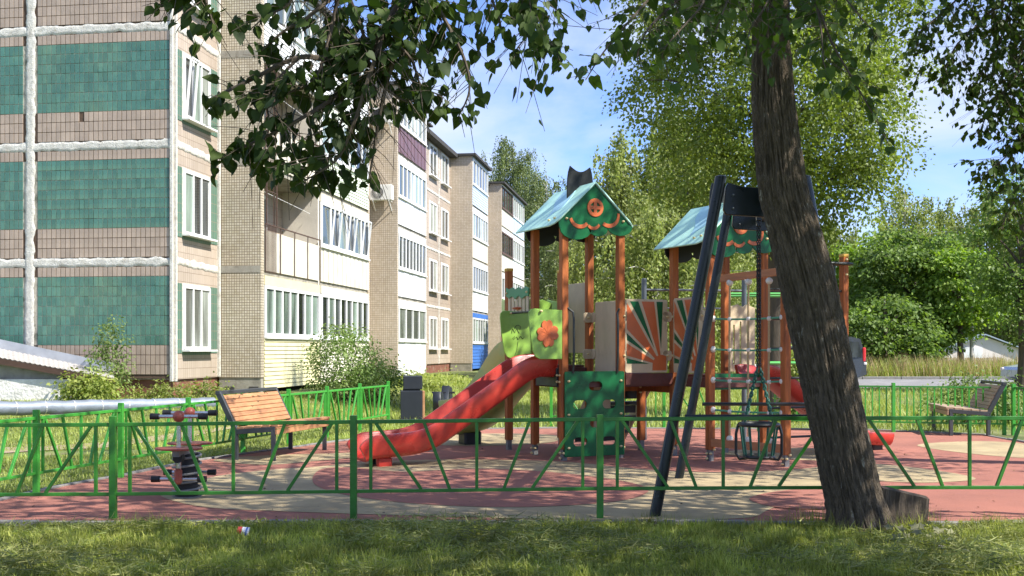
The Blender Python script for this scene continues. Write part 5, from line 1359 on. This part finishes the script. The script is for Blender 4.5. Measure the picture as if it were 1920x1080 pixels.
# shade trees standing to the right of the view
def side_tree(name, label, base, htop, c, rad, ncl, per, cr, leaf, lmat, lim=None):
    r = thing(name, base, label, 'tree'); mb = MB(); b = Vector(base)
    mb.tube([b-UP*.1, b+UP*1.5, b.lerp(Vector((c[0],c[1],htop)), .6), Vector((c[0],c[1],htop))], [.30,.24,.18,.08], 12); mb.build('trunk', m_bark2, r, True)
    overhead_crown(r, b+UP*htop*.55, c, rad, ncl, per, cr, leaf, lmat, m_bark2, .09, lim); return r
side_tree('shade_tree', 'tall tree with a spreading crown shading the mown grass strip', (6.0,4.6,0), 8, (6.0,6.6,7.6), (3.3,3.6,3.0), 300, 40, .38, .14, lm_lin, above_frame(120))
side_tree('shade_tree', 'broad tree at the playground edge whose dark boughs hang over the lounge bench', (9.4,14.2,0), 9, (7.9,13.2,7.9), (3.7,3.4,3.5), 240, 40, .36, .12, lm_lin, lambda c: np.where((c[:,0]/np.maximum(c[:,1],1)*F+CX) > 1790, 4.3, H+(HZ+40)/F*c[:,1]))
# its visible drooping boughs
r_ = [o for o in bpy.data.objects if o.name.startswith('shade_tree') and o.parent is None][-1]
lt3 = [
 ([(1990,-120,13.4),(1900,-20,13),(1830,50,12.8),(1790,90,12.7),(1765,150,12.7)], .02),
 ([(2050,-40,13.4),(1960,60,13.2),(1900,150,13),(1860,200,12.9),(1835,250,12.9)], .02),
 ([(2050,40,13.4),(1980,150,13.2),(1920,250,13),(1880,300,13),(1840,330,13)], .02),
 ([(1900,-60,13),(1820,-20,12.8),(1760,30,12.7),(1725,60,12.6),(1720,90,12.6)], .016),
 ([(1900,-20,13),(1880,60,13),(1860,110,13),(1815,165,13)], .014),
 ([(2000,150,13.2),(1950,260,13),(1930,340,13),(1890,395,13),(1880,430,13)], .016),
 ([(1980,-40,13.2),(1930,40,13),(1910,120,13),(1890,180,13)], .014),
 ([(1960,60,13.2),(1930,170,13.1),(1920,230,13.1),(1900,270,13.1)], .014),
]
P3, L3, N3, tw3 = twig_leaves([(px_path(p), r) for p, r in lt3], .07, 80, .30, 5)
tw3.build('bough', m_bark2, r_); put('hanging_leaves', scatter_mesh('hanging_leaves', P3, L3, N3, .085*(.7+.6*rng.random(len(P3))), 1.0, T_DIAMOND), lm_lin, r_)

# ---- trees behind the playground
weeping('ash_tree', 'drooping sunlit ash with brown trunk standing behind the swing', (5.9,25.2,0), 13.5, 3.3, 3600, .8, .085, lm_ash, m_bark2, None, .34, .055, .24, power=.5)
GB = 'weeping birches behind the play towers'
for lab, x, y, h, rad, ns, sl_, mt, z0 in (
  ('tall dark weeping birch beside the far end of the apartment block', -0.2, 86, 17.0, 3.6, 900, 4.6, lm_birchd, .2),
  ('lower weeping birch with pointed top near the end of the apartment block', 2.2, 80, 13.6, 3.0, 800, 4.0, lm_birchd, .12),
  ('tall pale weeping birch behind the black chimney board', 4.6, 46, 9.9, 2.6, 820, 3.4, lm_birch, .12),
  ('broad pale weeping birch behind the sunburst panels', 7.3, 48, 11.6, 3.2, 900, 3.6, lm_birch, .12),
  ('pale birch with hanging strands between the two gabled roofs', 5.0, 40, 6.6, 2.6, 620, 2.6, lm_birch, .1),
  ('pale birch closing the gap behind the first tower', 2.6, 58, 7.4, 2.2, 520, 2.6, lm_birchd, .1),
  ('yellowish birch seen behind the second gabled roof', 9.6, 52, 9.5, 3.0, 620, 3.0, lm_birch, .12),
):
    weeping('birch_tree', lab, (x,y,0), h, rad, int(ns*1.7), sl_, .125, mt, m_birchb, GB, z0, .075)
GM = 'leafy trees beyond the road'
def far_tree(lab, u, y, h, rx, mt, leaf=.30, ncl=150, per=60, base_z=.25, cr=.62, name='maple_tree'):
    x = (u-CX)/F*y; cz = h*(.5+base_z/2); tree(name, lab, 'tree', (x,y,0), h, (x,y,cz), (rx,rx*.8,h*(1-base_z)/2), ncl, per, cr, leaf, mt, m_bark2, GM, .22, shell=.62, flat=.42)
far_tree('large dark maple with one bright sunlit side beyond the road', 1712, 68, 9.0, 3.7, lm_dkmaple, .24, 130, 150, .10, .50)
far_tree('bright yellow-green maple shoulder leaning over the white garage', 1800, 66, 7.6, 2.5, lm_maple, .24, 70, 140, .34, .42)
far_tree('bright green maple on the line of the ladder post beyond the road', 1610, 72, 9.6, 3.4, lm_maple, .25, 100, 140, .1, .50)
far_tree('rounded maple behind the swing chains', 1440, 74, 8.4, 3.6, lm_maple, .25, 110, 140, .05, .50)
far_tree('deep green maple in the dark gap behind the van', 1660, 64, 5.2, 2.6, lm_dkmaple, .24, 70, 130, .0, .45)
for lab, u, y, h, rad in (('tall pale birch crown rising behind the maples', 1690, 86, 14.0, 3.8), ('rounded birch crown on the skyline past the maples', 1770, 92, 13.6, 3.8), ('broad drooping birch on the skyline above the garage', 1850, 84, 13.0, 4.2), ('drooping birch on the skyline at the end of the road', 1935, 80, 12.6, 4.0), ('pale birch behind the leaning trunk', 1560, 84, 11.0, 3.6), ('distant birch closing the view behind the swing', 1350, 86, 9.5, 3.8)):
    weeping('birch_tree', lab, ((u-CX)/F*y, y, 0), h, rad, 1000, 3.4, .21, lm_birch, m_birchb, 'birches on the skyline beyond the road', .1, .13)
far_tree('dark drooping tree beside the parked silver car', 1918, 40, 8.0, 1.6, lm_dkmaple, .13, 110, 90, .26, .30, 'rowan_tree')
# background wood so that no horizon shows through
x = rng.uniform(-60, 110, 26000); y = rng.uniform(96, 112, 26000); zz = rng.random(26000)**.8*(7.0+1.6*np.sin(x*.35)+1.2*np.sin(x*.9+1))
pos = np.stack([x,y,zz],1); wo_ = put('far_wood', scatter_mesh('far_wood', pos, rdir(26000,-.5), rdir(26000,.6), .55*(.6+.8*rng.random(26000)), 1.0, T_DIAMOND), lm_dkmaple)
tag(wo_, 'dark mass of woodland closing the view beyond the road', 'wood', kind='stuff')

# ---- shrubs and tall weeds
def shrub(name, label, c, rad, ncl, per, cr, leaf, mt, stems=7, group=None, cat='shrub'):
    c = Vector(c); g = float(gz(c.x, c.y)); r = thing(name, (c.x,c.y,g), label, cat, group); cent = fan_pts(ncl, (c.x,c.y,g+rad[2]*.85), rad, .35, -.8)
    k = np.array([noise.noise((float(a)*1.3, float(b)*1.3, float(d)*1.3)) for a, b, d in cent]); cc = np.array((c.x,c.y,g+rad[2]*.85)); cent = (cent-cc)*(1+.35*k)[:,None]+cc
    mb = MB()
    for i in range(stems):
        t = Vector(cent[rng.integers(len(cent))]); b = Vector((c.x+random.uniform(-.15,.15), c.y+random.uniform(-.15,.15), g-.05)); mb.tube([b, b.lerp(t,.5)+UP*.1, t], [.018,.012,.004], 5)
    mb.build('stem', m_bark2, r); pos, L, N = clump_leaves(cent, per, cr, .8); pos[:,2] = np.maximum(pos[:,2], g+.02)
    put('foliage', scatter_mesh('foliage', pos, L, N, leaf*(.6+.8*rng.random(len(pos))), .8, T_DIAMOND), mt, r); return r
sx_, sy_ = Pp(648, 700, 27.0).x, 27.0
shrub('lilac_shrub', 'round leafy shrub in front of the ground-floor balcony glazing', (sx_+.0, sy_, 0), (.95,.75,1.02), 170, 42, .14, .075, lm_shrub)
shrub('lilac_shrub', 'dark shrub growing against the second balcony pier', (Pp(706,700,28.6).x, 28.6, 0), (.62,.6,.72), 80, 40, .14, .075, lm_dkmaple)
shrub('wall_sapling', 'young slender shrub growing against the green tiled end wall', (Pp(205,700,24.3).x, 24.3, 0), (.36,.3,.92), 60, 34, .10, .07, lm_shrub, 4)
shrub('tall_weeds', 'yellow-green weeds at the corner of the cellar entrance', (Pp(172,740,23.3).x, 23.3, 0), (.55,.3,.36), 60, 40, .12, .09, lm_weed, 8, cat='weeds')
shrub('tall_weeds', 'dry weeds along the brown plinth under the corner', (Pp(300,740,24.2).x, 24.2, 0), (.75,.2,.20), 40, 34, .10, .07, lm_weed, 8, cat='weeds')
shrub('tall_weeds', 'weeds under the grey pier base by the corner window', (Pp(385,740,25.2).x, 25.2, 0), (.5,.25,.22), 30, 34, .10, .07, lm_weed, 8, cat='weeds')
shrub('tall_weeds', 'sunny weeds at the foot of the glazed balconies behind the bin', (Pp(800,730,36).x, 36, 0), (1.2,.8,.30), 40, 34, .16, .10, lm_weed, 8, cat='weeds')
shrub('hedge_shrub', 'sunlit shrub behind the rope net post', (Pp(1500,690,31).x, 31, 0), (.7,.6,1.0), 90, 40, .2, .10, lm_weed)
shrub('hedge_shrub', 'leafy shrub outside the corner of the fence behind the lounge bench', (Pp(1815,720,22.6).x, 22.6, 0), (.75,.5,.55), 70, 40, .15, .08, lm_shrub)
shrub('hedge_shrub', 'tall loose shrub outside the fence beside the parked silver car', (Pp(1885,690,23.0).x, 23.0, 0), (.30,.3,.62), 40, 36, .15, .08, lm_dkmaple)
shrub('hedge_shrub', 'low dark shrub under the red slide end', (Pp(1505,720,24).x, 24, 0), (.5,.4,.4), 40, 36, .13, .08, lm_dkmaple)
# maple sprig and stones by the block
sprig = thing('maple_sprig', Gp(1720, 1010), 'cut maple sprig with pale drooping leaves against the log block', 'sprig')
lm_dry = leafmat('wilted_leaf', (0.20,0.20,0.10), (0.28,0.27,0.15), .2, .6, .2)
star = []
for k in range(10):
    a = math.pi*(-.5) + 2*math.pi*k/10; rr = (1.0 if k % 2 else .52); star.append((rr*.62*math.cos(a), rr*.62*math.sin(a)+.5))
for k in range(11):
    c = Gp(1668+k*10.5+random.uniform(-4,4), 1000+random.uniform(0,16)); s = random.uniform(.07,.11); L = Vector((random.gauss(0,.6), -.6, random.gauss(-.4,.3))).normalized(); X_ = L.cross(Vector((random.gauss(0,.3),-.5,.9))).normalized()
    plate('leaf', [[(x*s, y*s) for x, y in star]], c+UP*(.05+random.random()*.05), X_, L, .004, lm_dry, sprig, .0008)
m_stone = M('pale_stone', (0.34,0.31,0.26), .85, .25, 12, .5, 40)
for k, (u, v, s) in enumerate(((1783,1015,.035),(1764,1028,.03),(1810,1035,.028),(1900,1015,.025),(1530,1020,.022),(1860,1042,.03),(745,1030,.02))):
    c = Gp(u, v); mb = MB(); mb.ball(c+UP*s*.3, s, 8, squash=.6); mb.v = [tuple(Vector(p)+Vector((noise.noise(Vector(p)*40)*.012,noise.noise(Vector(p)*40+Vector((5,0,0)))*.012,0))) for p in mb.v]
    o = mb.build('stone', m_stone); tag(o, 'small pale stone lying in the grass', 'stone', 'stones in the grass')

# ================================================================ GRASS
def grass(name, label, n, xy, hgt, wid, mat, lean=.35, base=None, tm=T_BLADE):
    x, y = xy(n); z = gz(x, y) + (0 if base is None else base)
    pos = np.stack([x,y,z-.005],1); a = rng.uniform(0,2*np.pi,len(x)); ln = np.abs(rng.normal(size=len(x)))*lean
    L = np.stack([np.cos(a)*ln, np.sin(a)*ln, np.ones(len(x))],1); N = np.stack([np.cos(a+rng.normal(size=len(x))*.3), np.sin(a+rng.normal(size=len(x))*.3), np.full(len(x),.2)],1)
    h = hgt*(.45+.9*rng.random(len(x))); o = put(name, scatter_mesh(name, pos, L, N, h, wid/np.maximum(h,1e-3)*(.7+.6*rng.random(len(x))), tm), mat)
    return tag(o, label, 'grass', kind='stuff')
lm_g1 = leafmat('lawn_blade', (0.165,0.215,0.035), (0.40,0.41,0.105), .35, .6, .5, .2, 2.2)
lm_g2 = leafmat('sunny_lawn_blade', (0.21,0.28,0.05), (0.38,0.41,0.11), .3, .55, .3)
lm_g3 = leafmat('dry_seed_grass', (0.30,0.24,0.10), (0.42,0.30,0.17), .3, .6, .25)
lm_cut = leafmat('grass_cuttings', (0.13,0.17,0.04), (0.31,0.31,0.11), .2, .6, .5, .3, 2.0)
inside = None
def pip(x, y, poly):
    ins = np.zeros(len(x), bool); k = len(poly)
    for i in range(k):
        x0, y0 = poly[i].x, poly[i].y; x1, y1 = poly[(i+1)%k].x, poly[(i+1)%k].y
        c = ((y0 > y) != (y1 > y)); xi = (x1-x0)*(y-y0)/np.where(y1-y0 == 0, 1e-9, y1-y0)+x0; ins ^= c & (x < xi)
    return ins
def field(x0, x1, y0, y1, patch=0.0, pw=1.0):
    def fn(n):
        x = rng.uniform(x0, x1, n*2); y = y0+(y1-y0)*rng.random(n*2)**pw
        ok = ~pip(x, y, RUBW)
        if patch:
            s = np.sin(x*1.9+1.3)*np.sin(y*2.7+.4)+.6*np.sin(x*4.3+y*3.1); ok &= (s > patch-rng.random(n*2)*1.2)
        o = ((x+6.177)-.147*(y-27.6))/1.0107; ok &= ~((o < -.05) & (y > 24.9)); ok &= ~((np.abs(y-15.9-(x+8.5)*.25) < .28) & (x < -5.2) & (y < 20))
        ok &= ~((y > 44.4) & (y < 57.7) & (x > 4))
        return x[ok][:n], y[ok][:n]
    return fn
def near(n, y0=7.4, y1=9.72):
    y = y0+(y1-y0)*rng.random(n); x = (rng.random(n)-.5)*2*(y*.47+.3); return x, y
def near_dens(n):
    x, y = near(n*2); bare = np.exp(-((x-3.95)/.75)**2-((y-8.45)/.45)**2) + .5*np.exp(-((x-2.7)/.5)**2-((y-9.1)/.3)**2); ok = rng.random(len(x)) > bare*.93; return x[ok][:n], y[ok][:n]
grass('mown_grass', 'mown green grass strip in front of the fence', 52000, near_dens, .068, .0085, lm_g1, .9)
def tall_tufts(n):
    c = rng.random((70,2)); cy = 7.5+2.3*c[:,0]; cxx = (c[:,1]-.5)*2*(cy*.46); i = rng.integers(0,70,n); return cxx[i]+rng.normal(size=n)*.09, np.minimum(9.74, cy[i]+rng.normal(size=n)*.07)
grass('grass_tufts', 'longer tufts standing in the mown grass strip', 6500, tall_tufts, .13, .0045, lm_g1, .4)
def edge_tufts(n):
    x = rng.uniform(-4.6,4.6,n); y = 9.80+rng.normal(size=n)*.05; k = (np.sin(x*3.1)+np.sin(x*7.7+1)+rng.random(n)*1.4) > .5; return x[k], y[k]
grass('edge_grass', 'uneven grass growing over the edge of the rubber surfacing', 8000, edge_tufts, .065, .006, lm_g1, .6)
def trunk_tufts(n):
    a = rng.uniform(0,2*np.pi,n); r = .32+np.abs(rng.normal(size=n))*.12; return 3.06+np.cos(a)*r*1.3, np.minimum(9.95, 9.80+np.sin(a)*r*.8)
grass('trunk_grass', 'tall thin grass round the foot of the leaning trunk', 500, trunk_tufts, .17, .005, lm_g1, .35)
# grass cuttings lying flat in heaps
n = 26000; x, y = near(n, 7.5, 9.74); k = (np.sin(x*1.7+2)+np.sin(y*3+x)+rng.random(n)*1.6) > .9; x, y = x[k], y[k]; m_ = len(x)
pos = np.stack([x, y, gz(x,y)+.02+.06*rng.random(m_)*(1+np.sin(x*1.7+2)*np.sin(y*2.2+x*.7))],1); L = rng.normal(size=(m_,3)); L[:,2] *= .25
o = put('grass_cuttings', scatter_mesh('grass_cuttings', pos, L, rdir(m_,1.2), .085*(.5+rng.random(m_)), .085, T_BLADE), lm_cut); tag(o, 'loose grass cuttings lying in heaps on the mown strip', 'cuttings', kind='stuff')
# clover leaves
n = 5000; x, y = near(n, 7.5, 9.8); k = (np.sin(x*2.3)*np.sin(y*4+1)+rng.random(n)) > .6; x, y = x[k], y[k]; m_ = len(x); L = rng.normal(size=(m_,3)); L[:,2] = np.abs(L[:,2])*.3
o = put('broad_weeds', scatter_mesh('broad_weeds', np.stack([x,y,gz(x,y)+.02+.03*rng.random(m_)],1), L, rdir(m_,2), .034*(.5+rng.random(m_)), 1.0, T_DIAMOND), lm_g1); tag(o, 'small broad leaved weeds in the mown grass', 'weeds', kind='stuff')
grass('lawn_grass', 'sunny lawn between the fence and the apartment block', 90000, field(-11.5, -1.5, 10.5, 28, 0, 1.1), .075, .012, lm_g2, .8)
grass('lawn_grass', 'sunny lawn stretching past the slides to the balconies', 42000, field(-4.2, 10.5, 21, 46, 0, .8), .16, .02, lm_g2, .6)
grass('lawn_grass', 'lawn between the rear fence and the road', 22000, field(6.5, 24, 20.2, 44.5, 0, .8), .16, .02, lm_g2, .6)
def mead(n): return rng.uniform(8, 60, n), rng.uniform(58.2, 64, n)
grass('meadow_grass', 'tall dry seeding meadow grass beyond the road', 26000, mead, .95, .03, lm_g2, .25)
grass('meadow_seed_heads', 'reddish seed heads over the meadow beyond the road', 12000, mead, 1.15, .035, lm_g3, .2)
# fallen leaves and crumbs on the rubber
n = 420; x = rng.uniform(-5,7.5,n); y = 9.9+10*rng.random(n)**1.6; k = pip(x,y,RUBW); x, y = x[k], y[k]; m_ = len(x); L = rng.normal(size=(m_,3)); L[:,2] *= .1
o = put('fallen_leaves', scatter_mesh('fallen_leaves', np.stack([x,y,np.full(m_,.030)],1), L, rdir(m_,4), .028*(.4+rng.random(m_)), 1.0, T_DIAMOND), leafmat('fallen_leaf', (0.05,0.035,0.02), (0.16,0.11,0.04), .1, .7)); tag(o, 'fallen leaves and crumbs scattered over the rubber surfacing', 'fallen leaves', kind='stuff')

# ================================================================ ROAD SIDE
m_vand = M('dark_van_paint', (0.045,0.05,0.055), .25, .05, 2, coat=.5); m_tyre = M('tyre', (0.012,0.012,0.012), .8, .1, 10); m_rim = M('alloy', (0.4,0.4,0.42), .3, .1, 8, metal=.8)
m_tail = M('tail_lamp', (0.62,0.02,0.03), .15, .05, 5, coat=.6); m_lampw = M('lamp_lens', (0.75,0.7,0.68), .15, .05, 5); m_carsil = M('silver_car_paint', (0.50,0.53,0.58), .28, .04, 2, metal=.4, coat=.5)
def vehicle(name, label, cat, x0, y, prof, glassprof, w, wheels, paint, rearlamp, wr=.33):
    """side profile in (x,z) from x0 ; y = centre line; extruded with tumblehome"""
    r = thing(name, (x0,y,0), label, cat); v = []; f = []; k = len(prof)
    for s, ins in ((-1,.0),(1,.0)):
        for px_, pz in prof:
            ti = .10*max(0,(pz-1.0)) ; v.append((x0+px_, y+s*(w/2-ti), pz))
    f.append(tuple(range(k))[::-1]); f.append(tuple(k+i for i in range(k)))
    for i in range(k): f.append((i,(i+1)%k,k+(i+1)%k,k+i))
    b = MB().add(v, f).build('body', paint, r); bm = bmesh.new(); bm.from_mesh(b.data); bmesh.ops.recalc_face_normals(bm, faces=bm.faces); bm.to_mesh(b.data); bm.free()
    for gp_ in glassprof:
        for s in (-1,1):
            vv = []
            for px_, pz in gp_: vv.append((x0+px_, y+s*(w/2-.10*max(0,pz-1.0)+.006), pz))
            MB().add(vv, [tuple(range(len(vv)))[::s]]).build('side_window', m_glassd, r)
    for wx in wheels:
        for s in (-1,1):
            c = Vector((x0+wx, y+s*(w/2-.10), wr)); ax__ = (Vector((1,0,0)), UP, Vector((0,-1,0)) if s < 0 else Vector((0,1,0)))
            t_ = MB().lathe(c-ax__[2]*.11, [(wr*.6,0),(wr*.97,0),(wr,.03),(wr,.19),(wr*.95,.225),(wr*.6,.225)], 20, ax__).build('wheel', m_tyre, r)
            MB().lathe(c+ax__[2]*.10, [(wr*.60,0),(wr*.58,.012),(.05,.02),(.0001,.02)], 16, ax__).build('rim', m_rim, t_)
    for (lx, lz, lh, mt) in rearlamp:
        for s in (-1,1): MB().box((x0+lx, y+s*(w/2-.07-.06*max(0,lz-1)), lz), (.14,.18,lh), None, .03).build('tail_lamp' if mt is m_tail else 'head_lamp', mt, r)
    return r
vx_ = (1612-CX)/F*49.5
vehicle('parked_van', 'dark minivan with tall red tail lamps parked on the road behind the leaning trunk', 'van', vx_-4.85, 49.5,
  [(0,.45),(.05,.85),(.9,1.1),(1.75,1.95),(2.2,2.08),(4.2,2.10),(4.62,2.0),(4.85,1.1),(4.85,.45),(4.5,.32),(.3,.32)],
  [[(1.25,1.18),(1.85,1.85),(2.7,1.92),(2.7,1.18)],[(2.8,1.18),(2.8,1.92),(4.0,1.92),(4.1,1.18)],[(4.2,1.2),(4.12,1.9),(4.55,1.86),(4.68,1.2)]], 1.9, (.95,3.85), m_vand, ((4.76,1.32,.62,m_tail),(4.80,.93,.12,m_lampw),(.06,.82,.16,m_lampw)))
vehicle('parked_car', 'silver car nosing into view on the road beside the drooping tree', 'car', (1893-CX)/F*46.5, 46.5,
  [(0,.42),(.02,.70),(.12,.82),(1.15,.98),(1.95,1.42),(2.4,1.48),(3.2,1.45),(3.9,1.05),(4.4,.98),(4.45,.45),(4.1,.28),(.3,.26)],
  [[(1.3,1.0),(1.98,1.36),(2.45,1.41),(2.45,1.0)],[(2.53,1.0),(2.53,1.41),(3.15,1.38),(3.7,1.02)]], 1.75, (.85,3.45), m_carsil, ((.06,.72,.14,m_lampw),(4.40,.85,.16,m_tail)), .31)
# garage, shed, picket fence, lamp
gx = (1845-CX)/F*77
gar = thing('garage', (gx,77,0), 'white gabled garage beyond the meadow under the maple', 'garage'); m_gw = M('garage_render', (0.66,0.60,0.56), .8, .08, 1.5); m_gr = M('garage_roof', (0.28,0.34,0.42), .5, .1, 3)
w_ = 2.7; zb, zt, zr = 0, 1.5, 2.45
MB().add([(gx-w_,77,zb),(gx+w_,77,zb),(gx+w_,77,zt),(gx,77,zr),(gx-w_,77,zt),(gx-w_,82,zb),(gx+w_,82,zb),(gx+w_,82,zt),(gx,82,zr),(gx-w_,82,zt)], [(0,1,2,3,4),(9,8,7,6,5),(0,4,9,5),(1,6,7,2),(0,5,6,1)]).build('wall', m_gw, gar)
for s in (-1,1): MB().add([(gx+s*(w_+.3),76.7,zt-.1),(gx,76.7,zr+.08),(gx,82.3,zr+.08),(gx+s*(w_+.3),82.3,zt-.1),(gx+s*(w_+.3),76.7,zt-.02),(gx,76.7,zr+.16),(gx,82.3,zr+.16),(gx+s*(w_+.3),82.3,zt-.02)], [(0,1,2,3),(4,7,6,5),(0,4,5,1),(0,3,7,4)]).build('roof_slope', m_gr, gar)
MB().box((gx-.9,76.97,.85), (1.5,.06,1.7)).build('door', m_whitep, gar)
sxh = (1782-CX)/F*79; sh_ = thing('shed', (sxh,79,0), 'low grey shed in shade behind the picket fence', 'shed')
MB().box((sxh,80,.85), (3.6,2.2,1.7)).build('wall', m_greyc, sh_); MB().bar((sxh-2,79.9,1.78),(sxh+2,79.9,1.82), 2.6, .1, up=UP).build('roof', m_gr, sh_)
pk = thing('picket_fence', ((1830-CX)/F*73,73,0), 'weathered pale picket fence before the garage', 'fence'); x0_, x1_ = (1765-CX)/F*73, (1880-CX)/F*73
for z in (.3,.8): MB().bar((x0_,73.05,z),(x1_,73.05,z), .05,.07).build('rail', m_plankg, pk)
n = 34
pkm = MB().box((0,0,.5),(.09,.025,1.0)).mesh('picket'); pkm.materials.append(m_plankg)
for i in range(n): put('picket', pkm, None, pk, mw=Matrix.Translation(((x0_+(x1_-x0_)*i/(n-1)),73,random.uniform(-.02,.03))))
sl_ = thing('street_lamp', ((1822-CX)/F*66.5,66.5,0), 'concrete street lamp with small arm rising from the meadow edge', 'street lamp'); px0 = (1822-CX)/F*66.5; ztop = H+(HZ-520)/F*66.5
MB().tube([(px0,66.5,0),(px0,66.5,ztop)], [.13,.08], 10).build('pole', M('pole_concrete', (0.48,0.46,0.42), .85, .1, 4), sl_)
hx = (1846-CX)/F*66.5; MB().tube([(px0,66.5,ztop-.05),(px0+.3,66.2,ztop+.1),(hx-.1,64,ztop+.28)], .03, 8).build('arm', m_shoe, sl_); MB().box((hx+.1,63.8,ztop+.33), (.5,.2,.10), (Vector((.95,0,.3)),Vector((0,1,0)),Vector((-.3,0,.95))), .02).build('lamp_head', m_ac, sl_)
cbw = thing('overhead_cable', (0,34,10), 'thin overhead cable strung high above the birches', 'cable')
a, b = Pp(700,-14,40), Pp(1500,62,36); MB().tube([a.lerp(b,t)-UP*.5*math.sin(math.pi*t) for t in np.linspace(0,1,30)], .012, 5).build('wire', m_tyre, cbw)
